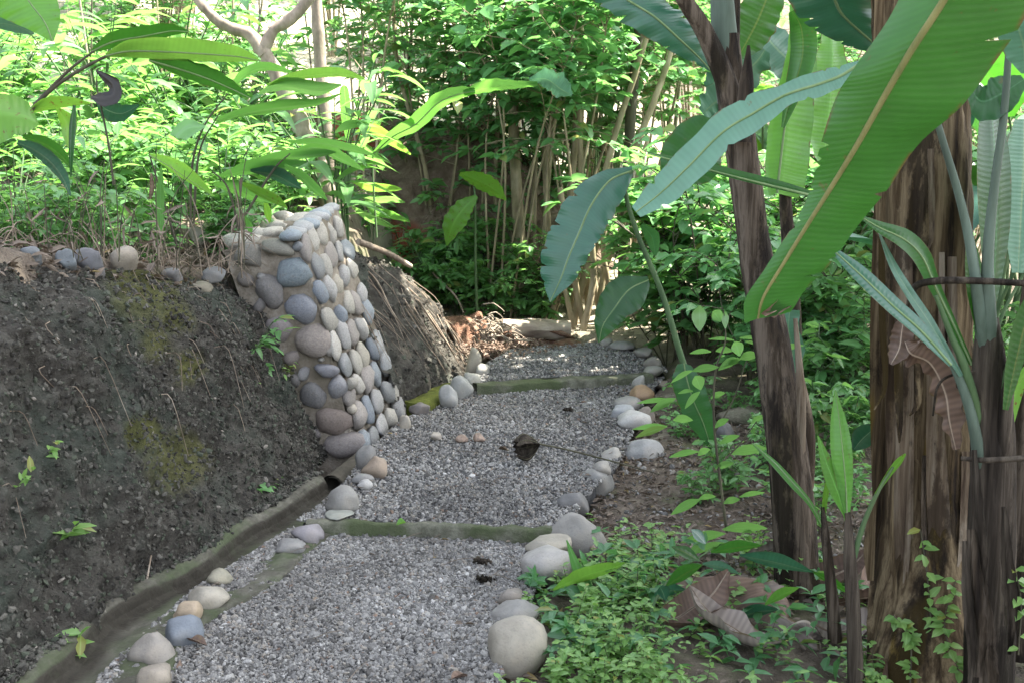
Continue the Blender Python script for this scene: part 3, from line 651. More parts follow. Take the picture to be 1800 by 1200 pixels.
# mossy kerb past the wall
def kerb():
    a, b = G(722, 712, .12), G(800, 675, .12); n = 30; L = np.linspace(0, 1, n)[:, None]; C = a+(b-a)*L; f = unit(np.cross(b-a, V3(0, 0, 1)))
    prof = [(.09, -.1), (.09, .10), (.075, .135), (0, .14), (-.07, .13), (-.09, .09), (-.09, -.1)]
    Pp = np.stack([np.concatenate([(C+f*o)[:, :2], np.full((n, 1), z)], 1) for o, z in prof], 1); Pp += (.014*fbm(Pp, 12, 3, 6))[..., None]
    mb = MB(); mb.add(Pp, grid_faces(n, len(prof)))
    for r_ in (0, -1): mb.add(Pp[r_], [tuple(range(len(prof)))])
    tag(mb.obj('drain_kerb', M['mossc']), 'moss covered kerb between the cobbled wall and the row of pale stones', 'kerb')
kerb()

# clods on the bank and litter
def scatter_on(Pp, n, size, mb, lo=0, hi=1.0, flat=.6, jit=.25):
    a, b = Pp.shape[:2]; i = rng.integers(0, a, n); j = rng.integers(int(lo*b), int(hi*b), n)
    pebbles(mb, Pp[i, j]+rng.normal(0, .006, (n, 3)), size, flat, jit)
cmb = MB(); scatter_on(BP1, 32000, rng.lognormal(math.log(.0058), .5, 32000).clip(.003, .015), cmb, 0, .97, .5, .25)
scatter_on(BP2, 2500, rng.lognormal(math.log(.008), .45, 2500).clip(.003, .03), cmb)
_lip = cr([G(*p, .05) for p in ((-120, 1400), (30, 1200), (119, 1128), (182, 1060), (266, 1014), (350, 976), (413, 924), (490, 882), (572, 830))], 400)
_i = rng.integers(0, 400, 5000); _o = np.abs(rng.normal(0, .055, 5000)); _p = _lip[_i]+np.stack([-_o-.005, rng.normal(0, .01, 5000), -.002+.012*rng.uniform(size=5000)+.10*np.clip(_o-.04, 0, .1)], -1)
pebbles(cmb, _p, rng.lognormal(math.log(.006), .5, 5000).clip(.003, .02), .5, .3)
tag(cmb.obj('soil_clods', M['clod'], smooth=False), kind='stuff')
def path_litter():
    mb = MB(); pts = []
    for (A, B), n in zip(TERR, (90, 120, 50)):
        a = rng.uniform(.15, 1, n); s_ = np.clip(rng.beta(.55, .55, n), .02, .98); i = np.clip((a*(len(A)-1)).astype(int), 0, len(A)-2); q = A[i]+(B[i]-A[i])*s_[:, None]; q[:, 2] += .014; pts.append(q)
    p = np.concatenate(pts); n = len(p); leaves(mb, p, rng.normal(size=(n, 3))*V3(1, 1, .15), rng.normal(size=(n, 3))*.35+V3(0, 0, 1), rng.uniform(.012, .04, n), rng.uniform(.1, .5, n), .4, rng.uniform(-.3, .4, n))
    for k in range(60):
        c = p[rng.integers(0, n)]; a = random.uniform(0, 6.28); L = random.uniform(.03, .14); v = V3(math.cos(a), math.sin(a), .05)*L; tube(mb, [c, c+v*.5+V3(0, 0, .006), c+v], [.0018, .0012], 3, 5)
    tag(mb.obj('path_litter', M['dry']), kind='stuff')
path_litter()
def litter():
    mb = MB(); pts = []
    for (x0, x1, y0, y1, n) in ((.2, 1.7, 4.4, 7.5, 6500), (1.2, 3.2, 3.4, 8, 1500), (-4.5, -1.6, 4.2, 8, 3200), (-1.5, 1.5, 9, 12, 1500), (-.3, 2.2, 3.2, 4.6, 800)):
        x = rng.uniform(x0, x1, n); y = rng.uniform(y0, y1, n); k = x > np.where(y < 9, -9, -9); 
        inside = (x > -1.0+.25*(y-4.5)) & (x < .05+.27*(y-4.5)) & (y < 9.0)
        x, y = x[~inside], y[~inside]; pts.append(np.stack([x, y, H(x, y)+.012], -1))
    p = np.concatenate(pts); n = len(p)
    i, j = rng.integers(0, BP1.shape[0], 900), rng.integers(int(.80*BP1.shape[1]), BP1.shape[1], 900)
    p = np.vstack([p, BP1[i, j]+V3(0, 0, .012)]); n = len(p)
    d = rng.normal(size=(n, 3))*V3(1, 1, .25); up = rng.normal(size=(n, 3))*.5+V3(0, 0, 1)
    leaves(mb, p, d, up, np.where(p[:, 0] > .2, rng.uniform(.015, .055, n), rng.uniform(.025, .09, n)), rng.uniform(.18, .5, n), .4, rng.uniform(-.3, .4, n))
    tag(mb.obj('leaf_litter', M['dry']), kind='stuff')
    mb = MB(); n = 1300; x = rng.uniform(.3, 1.7, n); y = rng.uniform(4.6, 7.2, n); k = x > .1+.27*(y-4.5); x, y = x[k], y[k]
    pebbles(mb, np.stack([x, y, H(x, y)+.004], -1), rng.lognormal(math.log(.009), .4, len(x)).clip(.004, .025))
    tag(mb.obj('loose_gravel', M['gravel'], smooth=False), kind='stuff')
litter()

# ------------------------------------------------------------------ logs and dead wood
def logs():
    def chunk(name, px, py, w, h, d, m, label, rot=0, rough=.22, box=3, long=1.0, parent=None):
        s = m_per_px(d); SEED[0] += 1; mb = stone_mesh(w*s/2, w*s*long/2, h*s/2, rough, SEED[0], 3, box)
        o = mb.obj(name, M[m]); c = P(px, py, d); o.location = tuple(c); o.rotation_euler = (0, 0, R(rot)); return tag(o, label, 'log', 'dead wood at the end of the path')
    t = thing('rotten_stump', 'reddish rotten stump with a hollow broken end, left of the log', 'stump', P(800, 640, 9.1), 'dead wood at the end of the path')
    c = P(800, 600, 9.1); s = m_per_px(9.1); mb = MB(); n, m = 22, 26
    a = np.linspace(0, 2*np.pi, m, endpoint=False); ax = unit(V3(-.55, -.8, .1)); sx = unit(np.cross(ax, V3(0, 0, 1))); sz = np.cross(sx, ax)
    rings = []
    for k, (l, r) in enumerate([(-.28, .15), (-.1, .17), (.05, .165), (.13, .16), (.16, .15), (.155, .13), (.10, .11), (.02, .08), (-.04, .03)]):
        q = c+ax*l*1+(sx*np.cos(a)[:, None]+sz*np.sin(a)[:, None]*1.05)*r; q = q+(.028*fbm(q, 9, 3, 4))[:, None]*unit(q-c); rings.append(q)
    rings = np.array(rings); rings += (.02*fbm(rings*V3(1, 1, .4), 26, 3, 12))[..., None]*V3(.7, -.5, .3); rr = np.concatenate([rings, rings[:, :1]], 1); mb.add(rr, grid_faces(len(rings), m+1)); mb.obj('trunk', M['rot'], t)
    m2 = MB()
    for k in range(9):
        st = c+V3(random.uniform(-.1, .15), random.uniform(-.15, .1), random.uniform(-.15, .1)); tube(m2, [st, st+V3(random.uniform(-.1, .25), -.08, random.uniform(-.1, .1)), st+V3(random.uniform(-.1, .45), -.15, -.18)], [.006, .005, .003], 5)
    m2.obj('root', M['twig'], t)
    chunk('root_chunk', 832, 582, 44, 62, 9.4, 'rot', 'upright rotten root chunk behind the stump', 20, .3, 2.6)
    chunk('fibrous_heap', 862, 602, 92, 56, 9.3, 'wood', 'sunlit heap of rotten fibres between stump and log', 30, .3, 2.2)
    l = thing('log', 'weathered split log lying across the far end of the path', 'log', P(945, 600, 9.4), 'dead wood at the end of the path')
    A, B = P(884, 577, 9.2), P(1003, 579, 9.35); n, m = 40, 20; C = cr([A, (A+B)/2+V3(0, 0, .006), B], n); a = np.linspace(0, 2*np.pi, m+1); mb = MB()
    Pp = C[:, None]+V3(0, -1, 0)*np.cos(a)[None, :, None]*.105+V3(0, 0, 1)*np.sin(a)[None, :, None]*.075
    Pp += (.022*fbm(Pp*V3(.25, 1, 1), 14, 4, 8)+.02*fbm(Pp, 4, 2, 9))[..., None]*unit(Pp-C[:, None]); Pp[:, :, 2] = np.minimum(Pp[:, :, 2], (C[:, 2]+.058+.006*vn(C, 9, 2))[:, None])
    mb.add(Pp, grid_faces(n, m+1)); mb.add(Pp[0, :-1], [tuple(range(m))[::-1]]); mb.add(Pp[-1, :-1], [tuple(range(m))]); mb.obj('trunk', M['wood'], l)
    m2 = MB(); A2, B2 = P(888, 596, 9.28), P(1000, 600, 9.4); C = cr([A2, B2], 24); Pp = C[:, None]+V3(0, -1, 0)*np.cos(a)[None, :, None]*.07+V3(0, 0, 1)*np.sin(a)[None, :, None]*.05
    Pp += (.04*fbm(Pp*V3(.4, 1, 1), 12, 4, 18))[..., None]*unit(Pp-C[:, None]); m2.add(Pp, grid_faces(24, m+1)); m2.obj('rotten_underside', M['rot'], l)
    chunk('wood_chunk', 1000, 607, 66, 24, 9.1, 'rot', 'low crumbling brown wood chunk at the right end of the log', 10, .22)
    for k in range(16):
        px, py = random.uniform(770, 1010), random.uniform(585, 628); d = 9.2+random.uniform(-.15, .3); w = random.uniform(.05, .16); SEED[0] += 1
        mb = stone_mesh(w, w*random.uniform(.2, .4), w*random.uniform(.15, .35), .3, SEED[0], 2, 3); o = mb.obj('wood_fragment', M[random.choice(['rot', 'wood', 'bark'])]); c = P(px, py, d); c[2] = max(c[2], gh(c[0], c[1])); o.location = tuple(c); o.rotation_euler = (random.uniform(-.4, .4), random.uniform(-.5, .5), random.uniform(0, 3)); tag(o, 'broken piece of rotten wood among the dead wood behind the path', 'wood piece', 'rotten wood pieces at the end of the path')
    mb = MB()
    for k in range(260):
        px, py = random.gauss(856, 20), random.gauss(602, 18); c = P(px, py, 9.15+random.uniform(-.15, .2)); c[2] = max(c[2], gh(c[0], c[1])+.02); a = random.uniform(-.6, 2.6); L = random.uniform(.08, .26); v = V3(math.cos(a), -.3, math.sin(a)*.35)*L
        tube(mb, [c, c+v*.5+V3(0, 0, .02), c+v-V3(0, 0, .03)], [.007, .005, .002], 3, 5)
    tag(mb.obj('dry_fronds', M['wood']), kind='stuff')
    mb = MB(); n = 500; px, py = rng.normal(880, 45, n), rng.normal(640, 13, n); p = np.array([P(a, b, 8.75+.15*rng.normal()) for a, b in zip(px, py)]); p[:, 2] = np.maximum(H(p[:, 0], p[:, 1])+.01, .17)*(px < 905)+np.where(px < 905, 0, .19)
    leaves(mb, p, rng.normal(size=(n, 3))*V3(1, 1, .3), rng.normal(size=(n, 3))*.5+V3(0, 0, 1), rng.uniform(.02, .06, n), .4, .4, .2); tag(mb.obj('red_leaf_litter', M['drybrown']), kind='stuff')
    # twigs
    def twig(pts, r, label, mt='twig', name='fallen_branch'):
        mb = MB(); tube(mb, pts, r, 6, wob=.2); return tag(mb.obj(name, M[mt]), label, 'branch')
    twig([P(630, 425, 7.5), P(680, 445, 7.8), P(722, 468, 8.1)], [.022, .02, .018], 'grey fallen branch sticking out above the second earth bank')
    twig([P(640, 470, 7.45), P(690, 545, 7.7), P(735, 600, 7.95), P(765, 655, 8.2)], [.012, .010, .008], 'thin dark dead branch lying down the slope behind the wall', 'stem')
    twig([P(760, 480, 10), P(800, 520, 9.8), P(815, 550, 9.6)], [.010, .009, .007], 'thin bare branch above the rotten stump')
    twig([P(862, 618, 9.0), P(900, 598, 8.95), P(970, 607, 8.9)], [.008, .007, .005], 'curved thin branch in front of the log')
    twig([P(1040, 960, 4.9), P(1062, 990, 4.85)], [.012, .010], 'short pale stick among the ground cover')
    twig([P(250, 1068, 4.35), P(258, 1020, 4.4), P(266, 975, 4.45)], [.004, .004, .003], 'pale dry stalk standing in the drain')
    twig([G(1180, 905, -.05)+V3(0, 0, .02), G(1270, 880, -.05)+V3(0, 0, .04), G(1340, 870, -.05)+V3(0, 0, .03)], [.012, .011, .008], 'brown stick on the soil behind the ground cover', 'stem')
    # roots hanging over the slopes
    mb = MB()
    for k in range(70):
        i, j = rng.integers(0, BP2.shape[0]), rng.integers(int(.5*BP2.shape[1]), int(.9*BP2.shape[1])); st = BP2[i, j]
        L = random.uniform(.2, .7); q = [st, st+V3(random.uniform(0, .15), random.uniform(-.08, .1), -.1-L*.2), st+V3(.1+L*.35, random.uniform(-.1, .15), -L*.8)]
        q[1] += V3(.06, -.02, .03); tube(mb, q, [.003, .0022, .001], 4, 8)
    for k in range(34):
        i, j = rng.integers(int(.2*BP2.shape[0]), BP2.shape[0]), rng.integers(int(.72*BP2.shape[1]), int(.86*BP2.shape[1])); st = BP2[i, j]; L = random.uniform(.4, .85)
        tube(mb, [st, st+V3(.10+.1*L, random.uniform(-.05, .1), -.3*L), st+V3(.10+.33*L, random.uniform(-.1, .2), -.66*L), st+V3(.12+.48*L, random.uniform(-.1, .25), -L)], [.006, .007, .005, .002], 4, 12)
    tag(mb.obj('hanging_rootlets', M['twig']), kind='stuff')
    mb = MB()
    for k in range(420):
        x = random.uniform(-2.2, .6); v = random.uniform(.3, 1); y = 10.3-.45*x+1.5*v-.15; z = .15+1.55*v*np.interp(x, [-3.2, -.2, .9], [1.15, .95, .35])+.1
        L = random.uniform(.15, .5); st = V3(x, y, z); tube(mb, [st, st+V3(random.uniform(-.1, .1), -.1, -.02), st+V3(random.uniform(-.2, .2), -.16, -L)], [.005, .004, .002], 4, 6)
    tag(mb.obj('dry_grass_on_slope', M['twig']), kind='stuff')
    mb = MB()
    for k in range(260):
        i, j = rng.integers(0, BP1.shape[0]), int(np.clip(rng.normal(.80, .16), .1, .98)*BP1.shape[1]); st = BP1[i, j]
        L = random.uniform(.06, .30); q = [st, st+V3(random.uniform(0, .06), random.uniform(-.06, .06), -.02), st+V3(.03+L*.35, random.uniform(-.08, .08), -L)]
        tube(mb, q, [.0025, .002, .001], 3, 7)
    tag(mb.obj('rootlets_on_bank', M['twig']), kind='stuff')
logs()

# dried curled leaf on the path
def dried_leaf():
    b = G(927, 806, .085); t = thing('dried_leaf', 'curled ribbed dead brown leaf with a long stalk lying on the gravel', 'dead leaf', b)
    s = m_per_px(b[1]); ax = unit(V3(-.95, -.25, -.12)); tip = P(950, 780, b[1]); sx = unit(np.cross(ax, V3(0, 0, 1))); sz = np.cross(sx, ax); n, m = 16, 91
    mb = MB(); a = np.linspace(-2.6, 2.6, m); Pp = []
    for k in range(n):
        u = k/(n-1); r = .070*math.sin(min(u*1.25, 1)*math.pi/2)*(1-.35*max(0, u-.7)/.3); rr = r*(1+.10*np.abs(np.sin(a*5.2)))
        l = .125*u; q = tip+ax*(l*(1+.06*np.cos(a*10.4))[:, None])+sx*(np.cos(a)*rr)[:, None]+sz*(np.sin(a)*rr)[:, None]*.95; Pp.append(q)
    Pp = np.array(Pp); mb.add(Pp, grid_faces(n, m), np.stack(np.broadcast_arrays(np.linspace(0, .2, n)[:, None], np.abs(np.sin(a*5.2))[None], 0.), -1)); mb.obj('blade', M['pseudo3'], t)
    m2 = MB()
    for k in range(8):
        q = Pp[2:, int((k+.5)/8*m)]; tube(m2, q[::3], [.0028, .002], 5)
    m2.obj('rib', M['stem'], t)
    m3 = MB(); tube(m3, [tip, P(990, 788, b[1]-.03), P(1062, 806, b[1]-.12), P(1160, 833, b[1]-.28)], [.005, .005, .0045, .003], 6); m3.obj('stalk', M['stem'], t)
dried_leaf()

# ------------------------------------------------------------------ banana plants
def pstem(parent, pts, rad, m, name='pseudostem', sheaths=5, n=90, sides=56, seed=0):
    C = cr(pts, n); rad = np.interp(np.linspace(0, 1, n), np.linspace(0, 1, len(rad)), rad); a = np.linspace(0, 2*np.pi, sides+1)
    T = unit(np.gradient(C, axis=0)); A = unit(np.cross(T, np.tile(V3(0, 1, 0), (n, 1)))); B = np.cross(T, A); h = np.linspace(0, 1, n)
    ph = (a[None]/6.283*sheaths+h[:, None]*.9+seed) % 1
    rr = rad[:, None]*(1+.10*(ph-.5)+.05*np.exp(-((ph-.5)/.1)**2)*0)
    ring = A[:, None]*np.cos(a)[None, :, None]+B[:, None]*np.sin(a)[None, :, None]; Pp = C[:, None]+ring*rr[..., None]
    Pp += ring*(.06*rad.mean()*fbm(Pp*V3(1, 1, .25), 22, 3, seed))[..., None]; Pp[:, -1] = Pp[:, 0]
    mb = MB(); mb.add(Pp, grid_faces(n, sides+1)[:, ::-1]); mb.add(Pp[-1, :-1], [tuple(range(sides))]); return mb.obj(name, M[m], parent)
def part_blade(parent, secs, m, name='leaf', bulge=.1, wav=.0, seed=0, nu=30, nv=11, rib=None, ribm='ribgreen', freq=7, notch=0):
    mb = MB(); blade(mb, secs, nu, nv, bulge, wav, freq, seed, 0, notch); o = mb.obj(name, M[m], parent)
    if rib:
        m2 = MB(); mids = [s[1] for s in secs]; tube(m2, mids, rib, 6, nu)
        q = m2.obj('midrib', M[ribm]); q.parent = o
    return o
def part_tube(parent, pts, r, m, name='petiole', sides=8):
    mb = MB(); tube(mb, pts, r, sides, max(12, len(pts)*5)); return mb.obj(name, M[m], parent)

# thick one
b1 = G(1628, 1172, -.06)
bA = thing('banana_plant', 'thick brown banana trunk with peeling streaked sheaths, largest at the right', 'banana plant', b1, 'banana plants right of the path')
pstem(bA, [b1-V3(0, 0, .1), P(1626, 900, 4.07), P(1622, 500, 4.1), P(1618, 0, 4.15), P(1616, -300, 4.2)], [.19, .165, .155, .15, .14], 'pseudo', seed=1, sides=90, n=160, sheaths=4)
for k, (pp, w) in enumerate([([(1548, 300), (1546, 600), (1552, 900), (1562, 1140)], 34), ([(1590, 420), (1582, 700), (1590, 1120)], 50), ([(1545, -40), (1548, 160), (1547, 420)], 26), ([(1640, 640), (1650, 900), (1660, 1150)], 40), ([(1535, 880), (1528, 960), (1530, 1020)], 20)]):
    part_blade(bA, strap([(x, y, 3.93-.01*k+(.10 if abs(x-1628) > 60 else 0), w*(1 if i not in (0, len(pp)-1) else .55)) for i, (x, y) in enumerate(pp)], .1), 'peel' if k % 2 else 'pseudo', 'dry_sheath', .2, .012, k, 40, 7)
for k in range(11):
    x = 1552+k*14.5+random.uniform(-5, 5); y = random.uniform(260, 900); ln = random.uniform(120, 330); w = random.uniform(7, 17); dd = 3.93-.035*math.cos((x-1628)/95*1.4)+.03
    part_blade(bA, strap([(x, y, dd, w), (x+random.uniform(-3, 3), y+ln*.5, dd-.02, w*1.1), (x+random.uniform(-9, 9), y+ln*.85, dd-.05, w*.8), (x+random.uniform(-16, 16), y+ln, dd-.07, w*.2)], random.uniform(-.6, .6)), random.choice(['peel', 'pseudo', 'pseudo2']), 'dry_sheath', .3, .01, 300+k, 30, 7)
hl1 = [sec((1625, -120), (1730, -150), (1900, -120), 2.75, .12, .06), sec((1570, 20), (1672, -22), (1830, -30), 2.8, .12, .04), sec((1500, 118), (1600, 92), (1780, 60), 2.85, .10, .02),
       sec((1466, 180), (1550, 178), (1700, 172), 2.9, .08, .0), sec((1440, 262), (1505, 258), (1618, 250), 2.95, .07, .0), sec((1425, 330), (1462, 328), (1560, 330), 3.0, .05, 0),
       sec((1396, 392), (1424, 388), (1512, 392), 3.03, .04, 0), sec((1345, 470), (1378, 462), (1462, 455), 3.07, .03, .0), sec((1310, 525), (1342, 522), (1415, 508), 3.1, .02, .0), sec((1308, 566), (1332, 560), (1388, 545), 3.12, .01, 0)]
LB = part_blade(bA, hl1, 'ban', bulge=.10, wav=.012, seed=1, nu=110, nv=25, notch=7, rib=[.009, .007, .005, .003], ribm='midrib', freq=5)
part_blade(bA, [sec((1338, 553), (1345, 556), (1362, 560), 3.11), sec((1345, 545), (1365, 546), (1388, 540), 3.105, -.01, -.02), sec((1370, 528), (1380, 533), (1394, 536), 3.11, -.02, 0)], 'drybrown', 'leaf_tip', .3, .01, 4, 10, 7)
part_blade(bA, strap([(1512, 112, 3.5, 12), (1478, 132, 3.5, 36), (1440, 146, 3.5, 44), (1380, 166, 3.52, 40), (1325, 196, 3.55, 62), (1270, 230, 3.55, 62), (1210, 290, 3.57, 62), (1160, 338, 3.6, 52), (1118, 372, 3.6, 24)], .5, .05), 'banpale', bulge=.10, wav=.010, seed=2, nu=70, notch=4, rib=[.005, .004, .002])
part_blade(bA, strap([(1430, 342, 3.75, 10), (1380, 328, 3.75, 16), (1300, 308, 3.76, 17), (1220, 288, 3.78, 14), (1138, 269, 3.8, 3)], .5, .3), 'ban', bulge=.1, seed=3, rib=[.005, .002])
part_blade(bA, [sec((1330, -60), (1390, -70), (1470, -70), 4.3, 0, .05), sec((1378, -6), (1455, -20), (1520, -20), 4.3, .0, .06), sec((1415, 42), (1480, 25), (1545, 40), 4.35, 0, .06), sec((1490, 82), (1528, 70), (1560, 72), 4.4, 0, .04), sec((1556, 96), (1558, 96), (1560, 95), 4.42)], 'banblue', bulge=.12, wav=.01, seed=5, nu=60, notch=6, rib=[.006, .003])
part_blade(bA, strap([(1800, 140, 3.6, 20), (1760, 165, 3.6, 70), (1725, 178, 3.6, 62), (1704, 150, 3.62, 14)], .4), 'bandark', bulge=.1, wav=.01, seed=6)
part_blade(bA, strap([(1830, -30, 3.3, 60), (1790, 30, 3.3, 90), (1800, 85, 3.32, 80), (1800, 130, 3.34, 10)], .3), 'banpale', bulge=.1, wav=.012, seed=7)

# slim one with fork
b2 = G(1405, 1030, -.06); d2 = b2[1]
bB = thing('banana_plant', 'slim dark leaning banana trunk forking near the top, left of the thick one', 'banana plant', b2, 'banana plants right of the path')
pstem(bB, [b2-V3(0, 0, .08), P(1392, 860, d2), P(1362, 640, d2+.05), P(1330, 460, d2+.1), P(1305, 280, d2+.1), P(1283, 140, d2+.1), P(1278, 60, d2+.1)], [.088, .080, .070, .062, .058, .056, .042], 'pseudo2', seed=2, sheaths=3, n=130)
pstem(bB, [P(1296, 240, d2+.06), P(1278, 150, d2+.05), P(1240, 60, d2+.03), P(1196, -10, d2), P(1150, -80, d2)], [.045, .042, .034, .026, .02], 'pseudo2', 'dead_leaf_base', 2, 50, 24, 4)
pstem(bB, [P(1304, 250, d2-.0), P(1312, 150, d2), P(1316, 80, d2)], [.035, .028, .004], 'pseudo2', 'dead_leaf_base', 2, 40, 24, 6)
part_tube(bB, [P(1284, 180, d2+.1), P(1273, 60, d2+.1), P(1266, -60, d2+.1)], [.05, .048, .04], 'palestem', 'petiole', 16)
part_tube(bB, [P(1290, 140, d2+.12), P(1292, 0, d2+.12), P(1294, -60, d2+.12)], [.022, .02, .016], 'pseudo2', 'petiole', 10)
part_tube(bB, [P(1405, 860, d2-.02), P(1408, 700, d2-.03), P(1398, 560, d2)], [.02, .018, .008], 'peel', 'dry_sheath')
part_blade(bB, [sec((1000, -30), (1060, -40), (1100, -50), 5.0, .0, .05), sec((1045, 5), (1100, -2), (1150, -8), 5.0, 0, .06), sec((1105, 48), (1150, 30), (1200, 25), 5.0, 0, .08), sec((1160, 82), (1195, 70), (1232, 62), 5.02, 0, .06), sec((1205, 105), (1225, 98), (1248, 92), 5.05, 0, .03), sec((1250, 127), (1251, 126), (1252, 124), 5.06)], 'banblue', bulge=.12, wav=.02, seed=8, nu=70, notch=9, rib=[.006, .003])
part_blade(bB, strap([(1298, 100, 5.2, 20), (1315, 70, 5.2, 62), (1335, 30, 5.2, 74), (1355, -20, 5.2, 60)], .3), 'ban', bulge=.1, wav=.01, seed=9)
part_blade(bB, strap([(1250, 170, 5.35, 50), (1290, 148, 5.35, 66), (1330, 110, 5.35, 60), (1345, 88, 5.35, 26)], .6), 'banpale', bulge=.2, wav=.03, seed=10, freq=4)
part_blade(bB, strap([(1235, 200, 5.3, 14), (1260, 180, 5.3, 60), (1300, 160, 5.3, 40)], .6), 'banpale', bulge=.2, wav=.03, seed=14, freq=4)
part_blade(bB, strap([(1388, 545, 5.0, 36), (1386, 580, 5.0, 36), (1394, 615, 5.02, 40), (1388, 645, 5.02, 30), (1384, 665, 5.02, 6)], .3), 'banpale', bulge=.2, wav=.02, seed=11)
part_tube(bB, [P(1418, 880, 5.2), P(1422, 760, 5.2), P(1402, 640, 5.2)], [.028, .026, .016], 'peel', 'dry_sheath', 12)
# upright lime leaves behind
b3 = V3(P(1400, 700, 5.6)[0], 5.6, gh(P(1400, 700, 5.6)[0], 5.6))
bC = thing('banana_plant', 'young banana plant with upright bright lime leaves between the two trunks', 'banana plant', b3, 'banana plants right of the path')
pstem(bC, [b3, P(1392, 560, 5.6), P(1380, 330, 5.6)], [.05, .04, .025], 'pseudo2', seed=5, sheaths=3, n=60, sides=32)
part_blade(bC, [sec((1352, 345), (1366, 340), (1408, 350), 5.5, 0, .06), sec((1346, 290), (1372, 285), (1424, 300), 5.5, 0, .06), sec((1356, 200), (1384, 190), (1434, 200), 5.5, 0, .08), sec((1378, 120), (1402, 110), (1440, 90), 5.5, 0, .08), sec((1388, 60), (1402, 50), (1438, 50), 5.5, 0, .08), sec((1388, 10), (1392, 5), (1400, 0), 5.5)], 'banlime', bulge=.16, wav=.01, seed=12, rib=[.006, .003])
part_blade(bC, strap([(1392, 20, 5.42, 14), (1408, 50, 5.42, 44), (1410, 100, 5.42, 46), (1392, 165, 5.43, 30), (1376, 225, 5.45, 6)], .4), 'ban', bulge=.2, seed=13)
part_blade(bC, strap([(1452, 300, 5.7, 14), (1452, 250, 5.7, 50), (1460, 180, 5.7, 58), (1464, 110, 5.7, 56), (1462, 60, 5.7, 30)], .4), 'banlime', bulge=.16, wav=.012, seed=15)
part_blade(bC, strap([(1425, 160, 5.9, 10), (1400, 120, 5.9, 60), (1360, 80, 5.9, 70), (1330, 40, 5.9, 24)], .4), 'banpale', bulge=.1, wav=.01, seed=16)
# dark sucker at the right
b4 = G(1742, 1235, -.06); d4 = b4[1]
bD = thing('banana_plant', 'black sheathed young banana plant with spreading leaf stalks, right of the thick trunk', 'banana plant', b4, 'banana plants right of the path')
pstem(bD, [b4-V3(0, 0, .05), P(1742, 1000, d4), P(1745, 800, d4), P(1738, 650, d4), P(1736, 560, d4)], [.075, .07, .064, .05, .03], 'pseudo3', seed=7, sheaths=3, n=90)
for pts, r, m in [([(1738, 660), (1712, 470), (1690, 360), (1655, 240), (1630, 150)], [.026, .015, .012, .010, .008], 'palestem'), ([(1742, 660), (1736, 470), (1748, 330), (1765, 200), (1775, 60)], [.03, .017, .013, .011, .009], 'palestem'),
                  ([(1730, 800), (1700, 660), (1672, 590), (1645, 520)], [.026, .014, .009, .006], 'greenstem'), ([(1735, 900), (1710, 740), (1675, 640), (1640, 590)], [.024, .016, .011, .008], 'palestem'), ([(1752, 760), (1775, 660), (1800, 560), (1830, 460)], [.03, .02, .016, .014], 'greenstem'), ([(1755, 900), (1765, 760), (1775, 660), (1800, 600)], [.03, .022, .018, .014], 'pseudo3')]:
    part_tube(bD, [P(x, y, d4+.01 if k == 0 else d4-.05) for k, (x, y) in enumerate(pts)], r, m)
part_blade(bD, strap([(1708, 640, 3.62, 8), (1676, 570, 3.62, 14), (1645, 505, 3.6, 22), (1622, 450, 3.58, 34), (1590, 418, 3.56, 34), (1545, 398, 3.55, 20), (1508, 378, 3.55, 3)], .4, .1), 'ban', bulge=.15, seed=21, rib=[.004, .002])
part_blade(bD, strap([(1672, 640, 3.5, 10), (1620, 580, 3.5, 26), (1570, 535, 3.5, 30), (1510, 478, 3.52, 28), (1452, 428, 3.55, 5)], .4, .1), 'banblue', bulge=.15, seed=22, rib=[.004, .002])
part_blade(bD, strap([(1690, 660, 3.55, 8), (1640, 575, 3.55, 18), (1600, 515, 3.56, 18), (1570, 465, 3.58, 14), (1545, 408, 3.6, 3)], .4, .1), 'banpale', bulge=.15, seed=23)
part_blade(bD, strap([(1722, 590, 3.6, 8), (1718, 520, 3.6, 30), (1712, 460, 3.6, 28), (1702, 395, 3.6, 3)], .5, .1), 'ban', bulge=.15, seed=24)
part_blade(bD, strap([(1742, 560, 3.75, 10), (1752, 420, 3.75, 50), (1752, 300, 3.75, 60), (1745, 205, 3.78, 40), (1740, 165, 3.8, 6)], .6, .1), 'bandark', bulge=.15, seed=25)
part_blade(bD, strap([(1790, 480, 3.9, 20), (1795, 380, 3.9, 60), (1800, 290, 3.9, 70), (1800, 210, 3.9, 30)], .5), 'banpale', bulge=.12, seed=26)
part_blade(bD, strap([(1768, 720, 3.5, 10), (1785, 640, 3.5, 30), (1805, 560, 3.5, 34), (1830, 480, 3.5, 6)], .5), 'ban', bulge=.15, seed=27)
part_blade(bD, strap([(1765, 830, 3.7, 8), (1768, 760, 3.7, 26), (1785, 690, 3.7, 30), (1810, 640, 3.7, 10)], .5), 'limespot', bulge=.15, seed=28)
part_tube(bD, [P(1594, 545, 3.62), P(1608, 505, 3.58), P(1650, 494, 3.55), P(1720, 494, 3.5), P(1830, 500, 3.45)], [.005, .010, .011, .010, .009], 'pseudo3', 'dead_stalk')
part_tube(bD, [P(1640, 730, 3.62), P(1648, 680, 3.6), P(1670, 660, 3.6), P(1715, 652, 3.6)], [.003, .004, .004, .003], 'pseudo3', 'dead_stalk')
part_tube(bD, [P(1690, 805, 3.55), P(1740, 808, 3.5), P(1830, 802, 3.45)], [.007, .009, .009], 'pseudo3', 'dead_stalk')
part_blade(bD, strap([(1590, 600, 3.7, 16), (1600, 622, 3.68, 50), (1635, 640, 3.66, 46), (1660, 690, 3.66, 56), (1668, 740, 3.66, 44), (1680, 790, 3.66, 14)], .7), 'drybrown', 'dead_leaf', .4, .035, 29, 40, 13)
